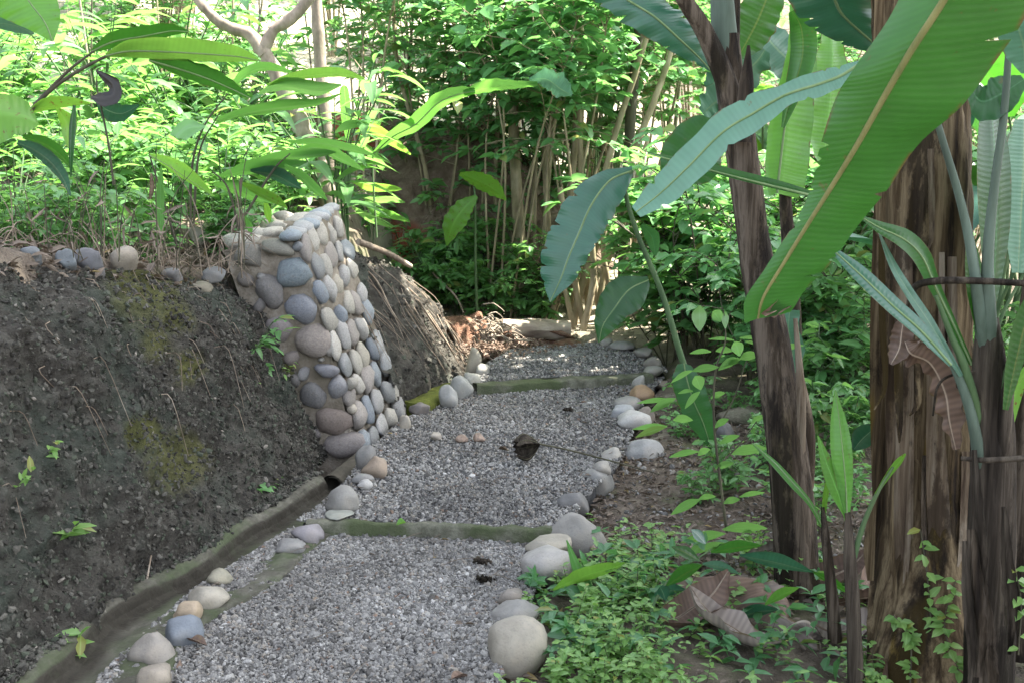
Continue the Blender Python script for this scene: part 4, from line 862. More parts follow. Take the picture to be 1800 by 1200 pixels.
part_blade(bD, strap([(1592, 545, 3.72, 6), (1585, 580, 3.72, 36), (1580, 612, 3.72, 44), (1566, 640, 3.72, 8)], .5), 'drybrown', 'dead_leaf', .3, .02, 30)
for k, (x, yy, w) in enumerate([(1718, 900, 22), (1712, 1040, 34), (1770, 1000, 24), (1728, 1120, 40), (1700, 1060, 20)]):
    part_blade(bD, strap([(x-6, yy-110, d4-.1, w*.4), (x, yy, d4-.12, w), (x+8, yy+80, d4-.12, w*.8), (x+4, yy+150, d4-.1, w*.3)], .5), 'pseudo2' if k % 2 else 'pseudo3', 'dry_sheath', .3, .02, k+40, 30, 9)
b5 = G(1800, 1150, -.06)
bE = thing('banana_plant', 'banana trunk cut off by the right border of the picture', 'banana plant', b5, 'banana plants right of the path')
pstem(bE, [b5, P(1800, 900, b5[1]), P(1815, 600, b5[1]), P(1850, 300, b5[1])], [.07, .06, .05, .04], 'pseudo2', seed=9, sheaths=3, n=60, sides=32)

# small suckers
b6 = G(1505, 1215, -.06); d6 = b6[1]
s1 = thing('banana_sucker', 'small banana sucker with one upright bright leaf and a folded yellow green leaf', 'banana sucker', b6, 'banana suckers')
pstem(s1, [b6, P(1500, 1080, d6), P(1494, 980, d6), P(1490, 900, d6)], [.026, .024, .020, .010], 'pseudo3', seed=3, sheaths=2, n=50, sides=24)
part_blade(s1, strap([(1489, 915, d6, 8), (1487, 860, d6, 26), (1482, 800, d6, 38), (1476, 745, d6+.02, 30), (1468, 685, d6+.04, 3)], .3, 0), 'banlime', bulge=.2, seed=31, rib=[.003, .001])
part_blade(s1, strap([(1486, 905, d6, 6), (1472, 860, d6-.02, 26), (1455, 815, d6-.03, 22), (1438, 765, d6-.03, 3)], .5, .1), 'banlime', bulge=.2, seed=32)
part_tube(s1, [P(1498, 990, d6), P(1518, 920, d6), P(1545, 860, d6-.02), P(1570, 820, d6-.03)], [.010, .008, .006, .004], 'greenstem')
part_blade(s1, strap([(1540, 868, d6-.02, 5), (1562, 835, d6-.02, 10), (1580, 812, d6-.02, 12), (1592, 797, d6-.02, 3)], .6), 'limespot', bulge=.2, seed=33)
b7 = G(1468, 1125, -.06); d7 = b7[1]
s2 = thing('banana_sucker', 'thin banana sucker with narrow drooping leaf, left of the bright upright leaf', 'banana sucker', b7, 'banana suckers')
pstem(s2, [b7, P(1462, 1040, d7), P(1452, 950, d7), P(1446, 890, d7)], [.024, .021, .016, .006], 'pseudo2', seed=4, sheaths=2, n=50, sides=24)
part_blade(s2, strap([(1446, 925, d7, 6), (1425, 885, d7, 9), (1395, 850, d7, 13), (1360, 812, d7, 11), (1322, 778, d7, 2)], .5), 'ginger', bulge=.2, seed=34, rib=[.003, .001])
part_blade(s2, strap([(1448, 910, d7, 6), (1452, 870, d7, 10), (1458, 840, d7, 9), (1462, 815, d7, 2)], .5), 'limespot', bulge=.2, seed=35)
part_blade(s2, strap([(1500, 790, d7+.2, 6), (1515, 772, d7+.2, 40), (1532, 757, d7+.2, 30), (1545, 748, d7+.2, 3)], .4), 'banblue', bulge=.1, seed=36)
b8 = V3(P(1290, 880, 5.9)[0], 5.9, -.06)
h1 = thing('heliconia', 'dark stalked heliconia with one hanging blue green leaf above the path', 'plant', b8)
part_tube(h1, [b8, P(1262, 800, 5.9), P(1205, 650, 5.95), P(1165, 520, 6.0), P(1120, 410, 6.0), P(1098, 330, 6.0), P(1112, 300, 6.0)], [.030, .024, .017, .014, .012, .010, .008], 'greenstem', 'stalk', 10)
part_blade(h1, [sec((1110, 292), (1112, 300), (1112, 312), 6.0), sec((1050, 305), (1072, 318), (1098, 345), 5.98, .03, -.03), sec((1000, 345), (1040, 360), (1070, 395), 5.93, .04, -.04), sec((972, 395), (1018, 410), (1052, 425), 5.9, .05, -.05), sec((955, 445), (1000, 452), (1035, 452), 5.88, .05, -.05), sec((952, 485), (986, 490), (1012, 492), 5.87, .04, -.04), sec((966, 530), (967, 531), (970, 530), 5.86)], 'banblue', bulge=.12, wav=.016, seed=41, nu=70, nv=15, notch=7, rib=[.006, .003])
part_blade(h1, [sec((1138, 486), (1140, 492), (1142, 504), 6.0), sec((1085, 488), (1105, 510), (1128, 540), 5.98, .03, -.02), sec((1056, 520), (1078, 545), (1100, 560), 5.96, .04, -.03), sec((1045, 560), (1060, 572), (1078, 582), 5.95, .03, -.02), sec((1051, 602), (1053, 602), (1055, 601), 5.95)], 'bandark', bulge=.12, wav=.02, seed=42, rib=[.004, .002])
part_blade(h1, [sec((1190, 640), (1202, 638), (1214, 642), 5.85), sec((1182, 668), (1208, 668), (1232, 664), 5.83, .02, -.02), sec((1192, 708), (1220, 706), (1246, 698), 5.82, .03, -.02), sec((1212, 745), (1236, 742), (1258, 738), 5.82, .03, -.02), sec((1246, 788), (1250, 786), (1254, 782), 5.83)], 'bandark', bulge=.15, wav=.016, seed=43, rib=[.004, .002])
part_blade(h1, strap([(1128, 395, 6.05, 8), (1145, 415, 6.05, 26), (1150, 435, 6.05, 18), (1152, 450, 6.05, 3)], .4), 'bandark', bulge=.1, seed=44)

# long narrow leaf crossing the middle (ginger-like)
part_blade(h1, [sec((1268, 205), (1264, 210), (1258, 214), 6.6), sec((1215, 205), (1235, 235), (1268, 265), 6.6, 0, .06), sec((1170, 245), (1215, 270), (1262, 300), 6.6, 0, .06), sec((1160, 290), (1195, 300), (1240, 322), 6.6, 0, .06), sec((1168, 325), (1180, 324), (1195, 322), 6.6)], 'bandark', bulge=.1, wav=.01, seed=45)
h2 = thing('heliconia', 'young heliconia with two spotted yellow green leaves in front of the brown slope', 'plant', V3(P(840, 560, 9.7)[0], 9.7, gh(P(840, 560, 9.7)[0], 9.7)))
part_tube(h2, [V3(*h2.location), P(836, 470, 9.7), P(835, 350, 9.7), P(830, 310, 9.7)], [.012, .010, .008, .005], 'greenstem', 'stalk', 6)
part_blade(h2, strap([(838, 345, 9.6, 6), (815, 365, 9.6, 34), (795, 395, 9.6, 36), (785, 432, 9.6, 3)], .5, .05), 'limespot', bulge=.12, wav=.015, seed=46)
part_blade(h2, strap([(808, 306, 9.6, 6), (835, 315, 9.6, 26), (865, 330, 9.6, 30), (890, 352, 9.6, 3)], .5, .05), 'limespot', bulge=.12, wav=.015, seed=47)
# dry fallen banana leaves
fl = thing('fallen_leaf', 'curled pale grey dead banana leaf lying in front of the slim trunk', 'dead leaf', G(1380, 1100, -.04), 'fallen banana leaves')
part_blade(fl, [sec((1175, 1020), (1190, 1010), (1215, 1025), 4.45, .05, 0), sec((1195, 1060), (1250, 1035), (1310, 1028), 4.4, -.05, .08), sec((1210, 1100), (1285, 1075), (1360, 1050), 4.35, -.1, .1), sec((1290, 1115), (1335, 1105), (1385, 1080), 4.3, -.08, .1), sec((1335, 1130), (1350, 1125), (1372, 1110), 4.25, -.03, .03)], 'drybrown', 'blade', .35, .012, 51, 40, 15, freq=3, rib=[.006, .003], ribm='twig')
part_blade(fl, [sec((1250, 1040), (1262, 1030), (1290, 1028), 4.5, 0, .05), sec((1270, 1075), (1320, 1045), (1375, 1048), 4.45, -.05, .08), sec((1300, 1080), (1345, 1075), (1370, 1062), 4.42, 0, .08)], 'drypale', 'blade', .4, .03, 52, 26, 11)
fl2 = thing('fallen_leaf', 'rolled pale dead banana leaf at the foot of the suckers', 'dead leaf', G(1400, 1150, -.04), 'fallen banana leaves')
part_blade(fl2, [sec((1340, 1120), (1350, 1130), (1372, 1150), 4.2), sec((1355, 1075), (1395, 1095), (1420, 1120), 4.15, .08, -.06), sec((1380, 1068), (1420, 1090), (1450, 1130), 4.15, .1, -.06), sec((1405, 1075), (1440, 1110), (1470, 1150), 4.18, .1, -.04), sec((1470, 1115), (1490, 1140), (1500, 1160), 4.2, .04, -.02)], 'drypale', 'blade', .6, .008, 53, 36, 13, freq=2)
fl3 = thing('fallen_leaf', 'flat greyish dead banana leaf at the bottom border', 'dead leaf', G(1420, 1190, -.04), 'fallen banana leaves')
part_blade(fl3, [sec((1335, 1150), (1345, 1160), (1345, 1185), 4.05), sec((1370, 1142), (1390, 1165), (1385, 1200), 4.0, .08, -.05), sec((1420, 1150), (1440, 1180), (1430, 1215), 3.98, .08, -.05), sec((1480, 1170), (1490, 1195), (1485, 1225), 3.98, .06, -.04)], 'drypale', 'blade', .4, .01, 54, 30, 11, freq=3)
fl4 = thing('fallen_leaf', 'small brown dead leaf piece behind the suckers', 'dead leaf', G(1400, 1000, -.04), 'fallen banana leaves')
part_blade(fl4, strap([(1300, 985, 4.75, 12), (1340, 975, 4.72, 26), (1380, 955, 4.7, 24), (1400, 945, 4.7, 6)], .6), 'drypale', 'blade', .3, .02, 55)
part_blade(fl4, strap([(1470, 1060, 4.45, 10), (1510, 1052, 4.45, 24), (1550, 1048, 4.45, 20), (1570, 1040, 4.45, 4)], .6), 'drybrown', 'blade', .3, .02, 56)

for k, (px, py, d, L, w, a0, m, lb) in enumerate([(1215, 1085, 4.2, .30, .10, .4, 'drybrown', 'curled brown dead leaf among the ground cover'), (1290, 1150, 4.05, .34, .12, 2.6, 'drypale', 'curled pale dead leaf low among the weeds'), (1545, 1010, 4.6, .36, .10, 1.2, 'drybrown', 'long brown dead leaf lying behind the upright sucker'), (1500, 1120, 4.15, .30, .09, -.5, 'drypale', 'grey rolled dead leaf by the sucker stem'), (1590, 1150, 3.8, .26, .08, .9, 'drybrown', 'dead leaf strip at the foot of the thick trunk'), (1440, 1030, 4.6, .4, .10, .1, 'drybrown', 'brown dead leaf strip between the suckers and the slim trunk')]):
    c = P(px, py, d); c[2] = gh(c[0], c[1])+.05; ax = V3(math.cos(a0), math.sin(a0), .12); sd = unit(np.cross(ax, V3(0, 0, 1))); secs = []
    for u, ww, lift in ((-.5, .1, .03), (-.25, .8, 0), (0, 1, .02), (.28, .8, .05), (.5, .1, .12)):
        q = c+ax*L*u+V3(0, 0, lift); secs.append((q-sd*w*ww*.6+V3(0, 0, .07*ww), q, q+sd*w*ww+V3(0, 0, .03*ww)))
    t = thing('fallen_leaf', lb, 'dead leaf', c, 'fallen banana leaves'); part_blade(t, secs, m, 'blade', .45, .014, 200+k, freq=3, nu=30, nv=11, rib=[.004, .002], ribm='twig')#, 30, 11, rib=[.004, .002], ribm='twig')
# sapling of the right foreground
def sapling():
    base = V3(P(1275, 925, 4.9)[0], 4.9, -.06); t = thing('sapling', 'slender sapling with pale oval leaves in pairs between boulders and slim trunk', 'sapling', base)
    part_tube(t, [P(1278, 935, 4.9), P(1268, 860, 4.9), P(1255, 740, 4.9), P(1258, 650, 4.9), P(1275, 600, 4.9), P(1272, 545, 4.9)], [.007, .006, .005, .004, .003, .002], 'stem', 'stem', 6)
    part_tube(t, [P(1256, 760, 4.9), P(1290, 700, 4.88), P(1310, 640, 4.86), P(1325, 615, 4.86)], [.004, .003, .0025, .002], 'stem', 'branch', 5)
    part_tube(t, [P(1262, 820, 4.9), P(1300, 780, 4.88), P(1330, 740, 4.86)], [.004, .003, .002], 'stem', 'branch', 5)
    L = [(1230, 537, 1230, 583, 26), (1253, 547, 1267, 566, 20), (1275, 548, 1275, 578, 13), (1292, 600, 1300, 626, 22), (1290, 598, 1245, 596, 6), (1300, 594, 1348, 598, 7), (1333, 621, 1413, 607, 15), (1310, 600, 1373, 618, 9), (1300, 630, 1265, 645, 12), (1300, 631, 1335, 624, 16), (1250, 618, 1212, 621, 9), (1258, 617, 1288, 617, 12),
         (1217, 651, 1180, 672, 9), (1217, 652, 1264, 645, 14), (1263, 650, 1301, 632, 12), (1222, 660, 1232, 685, 22), (1218, 687, 1192, 691, 7), (1230, 688, 1204, 718, 11), (1182, 703, 1120, 708, 9), (1188, 700, 1143, 724, 14), (1183, 738, 1218, 738, 14), (1173, 749, 1112, 754, 10), (1170, 750, 1117, 768, 13), (1257, 751, 1281, 736, 12),
         (1228, 793, 1176, 803, 11), (1227, 800, 1248, 789, 12), (1283, 797, 1350, 787, 18), (1257, 823, 1291, 813, 12), (1231, 877, 1179, 904, 16), (1228, 877, 1258, 872, 10), (1272, 884, 1301, 877, 12), (1300, 873, 1344, 865, 9), (1275, 937, 1196, 953, 18), (1282, 956, 1212, 971, 16), (1270, 930, 1348, 927, 18), (1285, 960, 1340, 975, 14), (1240, 950, 1205, 985, 14), (1265, 780, 1300, 765, 12), (1320, 745, 1345, 730, 10), (1250, 700, 1275, 690, 10)]
    mb = MB()
    for k, (bx, by, tx, ty, w) in enumerate(L):
        d = 4.88+random.uniform(-.1, .1); mids = [(bx, by, d, 2), (bx*.7+tx*.3, by*.7+ty*.3-2, d, w*.9), (bx*.45+tx*.55, by*.45+ty*.55-2, d-.01, w), (bx*.2+tx*.8, by*.2+ty*.8-1, d-.015, w*.6), (tx, ty, d-.02, 1)]
        blade(mb, strap(mids, random.uniform(.3, .9)*(1 if tx > bx else -1), .08), 10, 5, .1, 0, 5, k)
    mb.obj('foliage', M['herb'], t)
    # the darker big leaved one near the ground
    b = V3(P(1120, 1150, 4.2)[0], 4.2, -.06); t2 = thing('herb_plant', 'broad leaved herb with arched stem over the ground cover', 'plant', b)
    part_tube(t2, [P(1112, 1200, 4.1), P(1130, 1130, 4.1), P(1150, 1060, 4.12), P(1185, 1010, 4.15), P(1250, 965, 4.2)], [.008, .007, .005, .004, .003], 'greenstem', 'stem', 7)
    for k, (bx, by, tx, ty, w, m) in enumerate([(1172, 1028, 1235, 992, 24, 'ban'), (1150, 1045, 1205, 1035, 22, 'banblue'), (1160, 1030, 1170, 1055, 22, 'banblue'), (1235, 990, 1300, 1008, 16, 'banpale'), (1250, 970, 1340, 958, 20, 'ban'), (1230, 985, 1180, 960, 20, 'ban'), (1300, 975, 1430, 1005, 26, 'banblue'), (1345, 1062, 1405, 1032, 18, 'banlime'), (1290, 1085, 1370, 1070, 22, 'banblue'), (1240, 955, 1215, 930, 18, 'banblue'), (1430, 1005, 1495, 1045, 14, 'ban')]):
        d = 4.15+random.uniform(-.1, .2); mids = [(bx, by, d, 3), (bx*.7+tx*.3, by*.7+ty*.3-3, d, w*.9), (bx*.45+tx*.55, by*.45+ty*.55-4, d, w), (bx*.2+tx*.8, by*.2+ty*.8-2, d, w*.55), (tx, ty, d, 1)]
        part_blade(t2, strap(mids, .6, .1), m, bulge=.15, seed=60+k, nu=16, nv=7)
    b = V3(P(1050, 1080, 4.3)[0], 4.3, -.06); t3 = thing('grass_shoot', 'pale leaf blade and upright pointed shoot among the ground cover by the boulder', 'plant', b)
    part_blade(t3, strap([(972, 1036, 4.35, 3), (1005, 1018, 4.35, 20), (1045, 1004, 4.35, 24), (1078, 996, 4.35, 16), (1098, 988, 4.35, 2)], .7, .1), 'lime', bulge=.1, wav=.006, seed=71)
    part_blade(t3, strap([(1045, 1070, 4.4, 14), (1030, 1030, 4.4, 24), (1012, 990, 4.4, 16), (996, 948, 4.4, 2)], .5, .1), 'ginger', bulge=.2, seed=72)
    part_tube(t3, [P(1095, 1180, 4.1), P(1075, 1120, 4.2), P(1050, 1050, 4.35)], [.004, .004, .003], 'greenstem', 'stem', 5)
sapling()

# ground cover
def cover():
    mb = MB(); n = 470
    px = rng.uniform(900, 1560, n*3); py = rng.uniform(960, 1290, n*3)
    keep = ((px-1215)/330)**2+((py-1150)/190)**2 < 1.0+.25*rng.normal(size=n*3); keep &= px > 905+(1200-py)*.28+18*rng.normal(size=n*3)
    keep |= (px > 1430)&(py > 1080)
    keep &= ~((np.abs(px-1340) < 165)&(np.abs(py-1140) < 115)&(rng.uniform(size=n*3) < .93))
    keep &= (vn(np.stack([px/70, py/45, px*0], -1), 1, 3) > -.25)
    px, py = px[keep][:n], py[keep][:n]; m = len(px)
    base = np.array([G(a, b, -.07) for a, b in zip(px, py)]); base[:, 2] = H(base[:, 0], base[:, 1])
    hgt = rng.uniform(.04, .17, m)*np.where(px < 1000, .7, 1); lean = rng.normal(0, .3, (m, 2))
    pos, dr, ln = [], [], []
    for lv in np.linspace(.25, 1, 5):
        c = base+np.stack([lean[:, 0]*hgt*lv, lean[:, 1]*hgt*lv, hgt*lv], -1); ph = rng.uniform(0, 6.28, m)
        for o in (0, 3.14, 1.57 if lv == 1 else 3.3):
            pos.append(c); dr.append(np.stack([np.cos(ph+o), np.sin(ph+o), rng.uniform(-.1, .45, m)], -1)); ln.append(rng.uniform(.014, .040, m))
    pos, dr, ln = np.concatenate(pos), np.concatenate(dr), np.concatenate(ln)
    leaves(mb, pos, dr, np.tile(V3(0, 0, 1), (len(pos), 1))+rng.normal(0, .3, (len(pos), 3)), ln, .62, .15, rng.uniform(0, .4, len(pos)))
    m2 = mb
    for k in range(0, m, 2): tube(m2, [base[k], base[k]+V3(lean[k, 0]*hgt[k], lean[k, 1]*hgt[k], hgt[k])], [.0018, .001], 3, 3, mi=1, cap=False)
    n2 = 150; px2 = rng.uniform(930, 1520, n2); py2 = rng.uniform(985, 1200, n2); b2_ = np.array([G(a, b, -.07) for a, b in zip(px2, py2)]); b2_[:, 2] = H(b2_[:, 0], b2_[:, 1])+rng.uniform(.02, .13, n2)
    b2_ = np.repeat(b2_, 4, 0); leaves(mb, b2_, rng.normal(size=(n2*4, 3))*V3(1, 1, .3)+V3(0, 0, .2), np.tile(V3(0, 0, 1), (n2*4, 1))+rng.normal(0, .3, (n2*4, 3)), rng.uniform(.04, .085, n2*4), .45, .2, rng.uniform(.1, .5, n2*4), mi=2)
    tag(mb.obj('ground_cover', [M['cover'], M['stem'], M['shrubd']]), kind='stuff')
cover()
def vine(base, pts, label, n=26, leaf=.045):
    t = thing('climbing_vine', label, 'vine', base, 'small vines at the banana trunks'); C = cr(pts, 30)
    m1 = MB(); tube(m1, pts, [.003, .002], 5); m1.obj('stem', M['stem'], t)
    m2 = MB(); i = rng.integers(2, 30, n); d = rng.normal(size=(n, 3))*V3(1, .5, .3)+V3(0, -.5, 0)
    leaves(m2, C[i], d, np.tile(V3(0, -.5, 1), (n, 1)), rng.uniform(leaf*.6, leaf*1.2, n), .62, .15, .2); m2.obj('foliage', M['cover'], t)
vine(b1, [P(1640, 1150, 3.8), P(1632, 1030, 3.8), P(1618, 930, 3.85)], 'little vine climbing the thick banana trunk', 22)
vine(b1, [P(1690, 1190, 3.7), P(1660, 1100, 3.75), P(1680, 1020, 3.8)], 'leafy vine tangle at the foot of the thick banana trunk', 44)
vine(b1, [P(1600, 1200, 3.7), P(1600, 1120, 3.75), P(1570, 1080, 3.8)], 'short vine left of the thick trunk foot', 40)
vine(b4, [P(1790, 1150, 3.5), P(1795, 1060, 3.5), P(1785, 1000, 3.5)], 'short vine at the right border', 14)

# ------------------------------------------------------------------ left foreground plants (ginger on the bank top)
def left_fore():
    b = V3(P(-40, 330, 4.6)[0], 4.6, 1.2); t = thing('ginger_plant', 'tall ginger stalk arching in from the left border with long glowing leaves', 'ginger plant', b, 'ginger plants on the bank')
    part_tube(t, [b-V3(0, 0, .2), P(-20, 280, 4.5), P(40, 210, 4.5), P(100, 150, 4.5), P(190, 98, 4.5), P(230, 98, 4.5)], [.012, .011, .009, .007, .005, .004], 'stem', 'stalk', 7)
    part_tube(t, [P(60, 185, 4.5), P(120, 125, 4.5), P(165, 90, 4.5)], [.007, .006, .004], 'stem', 'stalk', 6)
    part_blade(t, strap([(162, 90, 4.5, 6), (200, 72, 4.5, 30), (255, 62, 4.5, 30), (300, 54, 4.5, 22), (332, 56, 4.5, 2)], .6, .05), 'ban', bulge=.15, wav=.006, seed=80, rib=[.004, .002])
    part_blade(t, strap([(186, 98, 4.45, 6), (225, 88, 4.45, 30), (290, 88, 4.42, 40), (360, 92, 4.42, 38), (420, 98, 4.42, 26), (457, 107, 4.42, 2)], .6, .08), 'lime', bulge=.18, wav=.004, seed=81, rib=[.004, .002])
    part_blade(t, strap([(262, 106, 4.5, 6), (310, 118, 4.5, 28), (360, 134, 4.48, 34), (405, 154, 4.46, 22), (441, 173, 4.45, 2)], .6, .08), 'ban', bulge=.16, wav=.01, seed=82, rib=[.004, .002])
    part_blade(t, strap([(50, 198, 4.5, 6), (80, 185, 4.5, 22), (120, 180, 4.5, 18), (158, 182, 4.5, 3)], .6, .08), 'limespot', bulge=.15, wav=.006, seed=83)
    part_blade(t, strap([(30, 250, 4.5, 8), (60, 262, 4.48, 22), (90, 285, 4.46, 26), (112, 315, 4.45, 16), (124, 345, 4.45, 2)], .6, .08), 'banblue', bulge=.15, wav=.006, seed=84)
    part_blade(t, strap([(40, 240, 4.6, 8), (75, 250, 4.6, 20), (105, 270, 4.6, 18), (130, 300, 4.6, 2)], .6, .08), 'ban', bulge=.15, seed=85)
    part_blade(t, [sec((-30, 165), (-20, 200), (-10, 260), 4.3), sec((10, 165), (15, 200), (20, 240), 4.32, .05, -.05), sec((45, 175), (45, 205), (42, 235), 4.33, .05, -.05), sec((68, 215), (68, 218), (66, 222), 4.33)], 'limespot', bulge=.1, wav=.01, seed=86)
    part_blade(t, strap([(100, 190, 4.55, 6), (118, 215, 4.55, 30), (120, 240, 4.55, 22), (125, 270, 4.55, 2)], .6), 'limespot', bulge=.15, seed=87)
    part_blade(t, strap([(130, 185, 4.5, 5), (126, 220, 4.5, 12), (124, 270, 4.5, 9), (124, 312, 4.5, 3)], .6), 'bandark', bulge=.3, seed=88)
    b = V3(P(-30, 0, 4.0)[0]-.2, 4.0, 1.3); t = thing('broad_leaf_plant', 'large bright green leaf with small holes in the top left corner', 'plant', b)
    part_tube(t, [b, P(-80, 100, 4.0), P(-60, -40, 4.0), P(-20, -40, 4.0)], [.01, .008, .007, .005], 'greenstem', 'stem', 6)
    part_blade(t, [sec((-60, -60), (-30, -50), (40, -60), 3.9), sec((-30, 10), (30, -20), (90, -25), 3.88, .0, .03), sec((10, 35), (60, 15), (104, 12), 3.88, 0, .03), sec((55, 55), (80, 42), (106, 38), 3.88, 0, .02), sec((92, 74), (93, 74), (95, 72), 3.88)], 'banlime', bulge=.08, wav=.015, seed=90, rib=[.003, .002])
    part_blade(t, strap([(-20, 40, 4.1, 14), (20, 44, 4.1, 26), (50, 55, 4.1, 14), (60, 60, 4.1, 2)], .6), 'banpale', bulge=.1, seed=91)
    # dead black hanging leaf and folded pale leaf
    b = V3(P(195, 320, 5.2)[0], 5.2, 1.15); t = thing('wilted_plant', 'thin dark stalk with a curled black dead leaf', 'plant', b)
    part_tube(t, [P(200, 325, 5.2), P(190, 250, 5.2), P(178, 190, 5.2), P(170, 150, 5.2), P(172, 120, 5.2)], [.006, .005, .004, .003, .002], 'stem', 'stalk', 6)
    part_blade(t, strap([(168, 124, 5.2, 3), (180, 134, 5.18, 12), (196, 148, 5.16, 22), (198, 165, 5.15, 26), (178, 172, 5.15, 26), (160, 171, 5.15, 4)], .5), 'black', 'dead_leaf', .4, .012, 92, 24, 9)
    part_blade(t, strap([(170, 180, 5.2, 6), (190, 195, 5.2, 38), (215, 200, 5.2, 30), (245, 185, 5.2, 3)], .5), 'banblue', bulge=.15, wav=.01, seed=93)
    b = V3(P(325, 420, 5.7)[0], 5.7, 1.05); t = thing('ginger_plant', 'small ginger with a pale folded yellow green leaf drooping above the bank', 'ginger plant', b, 'ginger plants on the bank')
    part_tube(t, [P(310, 430, 5.7), P(290, 360, 5.7), P(268, 290, 5.7), P(262, 270, 5.7)], [.006, .005, .004, .003], 'stem', 'stalk', 6)
    part_blade(t, strap([(262, 272, 5.7, 4), (290, 284, 5.68, 18), (320, 302, 5.66, 24), (350, 324, 5.65, 16), (376, 345, 5.65, 2)], .5, .25), 'lime', bulge=.25, seed=94, rib=[.003, .001])
    part_blade(t, strap([(283, 405, 5.6, 10), (282, 360, 5.6, 16), (283, 320, 5.6, 10), (284, 290, 5.6, 2)], .5, .2), 'ginger', bulge=.2, seed=95)
    part_blade(t, strap([(264, 350, 5.6, 5), (268, 330, 5.6, 9), (266, 305, 5.6, 3)], .5), 'drybrown', 'dead_leaf', .3, .01, 96)
    # ginger by the wall with spread long leaves
    b = V3(P(330, 400, 6.4)[0], 6.4, 1.05); t = thing('ginger_plant', 'ginger clump with long drooping leaves behind the wall top', 'ginger plant', b, 'ginger plants on the bank')
    for pts in ([(335, 400), (338, 290), (360, 220), (400, 165)], [(340, 400), (350, 270), (385, 200)], [(420, 400), (400, 330), (372, 300)], [(430, 380), (480, 300), (510, 270)]):
        part_tube(t, [P(x, y, 6.4) for x, y in pts], [.008, .007, .005, .003], 'stem', 'stalk', 6)
    for k, (m, mids) in enumerate([
        ('ginger', [(378, 218, 3), (430, 198, 14), (500, 186, 18), (560, 180, 10), (600, 165, 2)]), ('ginger', [(375, 212, 3), (420, 200, 12), (470, 196, 10), (510, 185, 2)]), ('herb', [(360, 222, 4), (330, 222, 30), (310, 240, 26), (318, 248, 3)]),
        ('ginger', [(380, 312, 4), (440, 296, 22), (500, 292, 20), (540, 285, 3)]), ('ginger', [(440, 285, 4), (500, 275, 16), (560, 270, 14), (590, 268, 2)]), ('ginger', [(500, 290, 4), (530, 310, 14), (556, 335, 14), (575, 352, 2)]),
        ('ginger', [(375, 325, 4), (410, 330, 22), (450, 345, 20), (480, 358, 2)]), ('banblue', [(440, 300, 4), (480, 305, 22), (510, 320, 18), (530, 332, 2)]), ('limespot', [(420, 320, 4), (455, 338, 14), (485, 352, 14), (505, 366, 2)]), ('ginger', [(520, 265, 4), (560, 258, 14), (600, 278, 16), (640, 300, 2)]),
        ('ginger', [(510, 250, 4), (560, 250, 12), (620, 262, 12), (660, 275, 2)]), ('ginger', [(430, 380, 4), (437, 398, 10), (442, 415, 2)]), ('limespot', [(465, 352, 4), (470, 375, 12), (474, 392, 2)]), ('herb', [(455, 165, 4), (500, 150, 20), (560, 158, 22), (600, 150, 3)]),
        ('lime', [(470, 150, 3), (520, 135, 14), (590, 128, 16), (640, 138, 3)]), ('ginger', [(400, 165, 3), (430, 130, 14), (470, 118, 14), (520, 130, 2)])]):
        part_blade(t, strap([(x, y, 6.4+.1*math.sin(k*2.2), w*1.1) for x, y, w in mids], .7, .1), m, bulge=.18, wav=.006, seed=100+k, nu=18, nv=7)
left_fore()

# long leaf crossing the middle, rising to the right in front of the thicket
def mid_leaf():
    b = V3(P(660, 300, 8.2)[0], 8.2, 1.0); t = thing('ginger_plant', 'long wavy leaf slanting up across the middle with a grey turned tip', 'ginger plant', b, 'ginger plants on the bank')
    part_tube(t, [b, P(655, 280, 8.2), P(670, 262, 8.2)], [.008, .006, .004], 'greenstem', 'stalk', 6)
    part_blade(t, strap([(655, 272, 8.2, 4), (690, 240, 8.15, 18), (730, 218, 8.1, 26), (770, 180, 8.05, 28), (805, 165, 8.0, 24), (835, 160, 8.0, 10)], .6, .05), 'ginger', bulge=.15, wav=.01, seed=120, rib=[.005, .003])
    part_blade(t, strap([(815, 165, 8.0, 10), (860, 152, 8.0, 22), (910, 150, 7.95, 14), (945, 148, 7.95, 8)], .8, .05), 'ginger', bulge=.15, wav=.01, seed=121)
    part_blade(t, strap([(930, 140, 7.95, 6), (960, 138, 7.93, 34), (985, 155, 7.92, 38), (1005, 168, 7.92, 6)], .5, .05), 'banpale', bulge=.15, wav=.02, seed=122)
    b = V3(P(610, 330, 8.6)[0], 8.6, 1.1); t = thing('ginger_plant', 'bright drooping ginger leaves right above the wall end', 'ginger plant', b, 'ginger plants on the bank')
    part_tube(t, [b, P(610, 300, 8.6), P(612, 180, 8.6)], [.01, .008, .005], 'greenstem', 'stalk', 6)
    for k, (m, mids) in enumerate([('lime', [(612, 250, 4), (610, 210, 16), (606, 160, 14), (604, 150, 2)]), ('lime', [(625, 235, 4), (650, 225, 16), (690, 250, 16), (722, 272, 2)]), ('herb', [(612, 255, 4), (640, 262, 12), (670, 290, 12), (672, 300, 2)]), ('ginger', [(600, 260, 3), (560, 265, 12), (530, 290, 12)]),
                                   ('lime', [(620, 320, 4), (650, 330, 14), (690, 332, 10), (706, 333, 2)]), ('herb', [(630, 345, 4), (655, 352, 12), (690, 352, 10), (712, 356, 2)]), ('ginger', [(640, 355, 4), (660, 372, 14), (690, 380, 12), (720, 390, 2)]), ('herb', [(620, 365, 4), (650, 385, 12), (690, 400, 2)])]):
        part_blade(t, strap([(x, y, 8.5+.06*k, w*1.1) for x, y, w in mids], .7, .1), m, bulge=.18, wav=.006, seed=130+k, nu=18, nv=7)
mid_leaf()

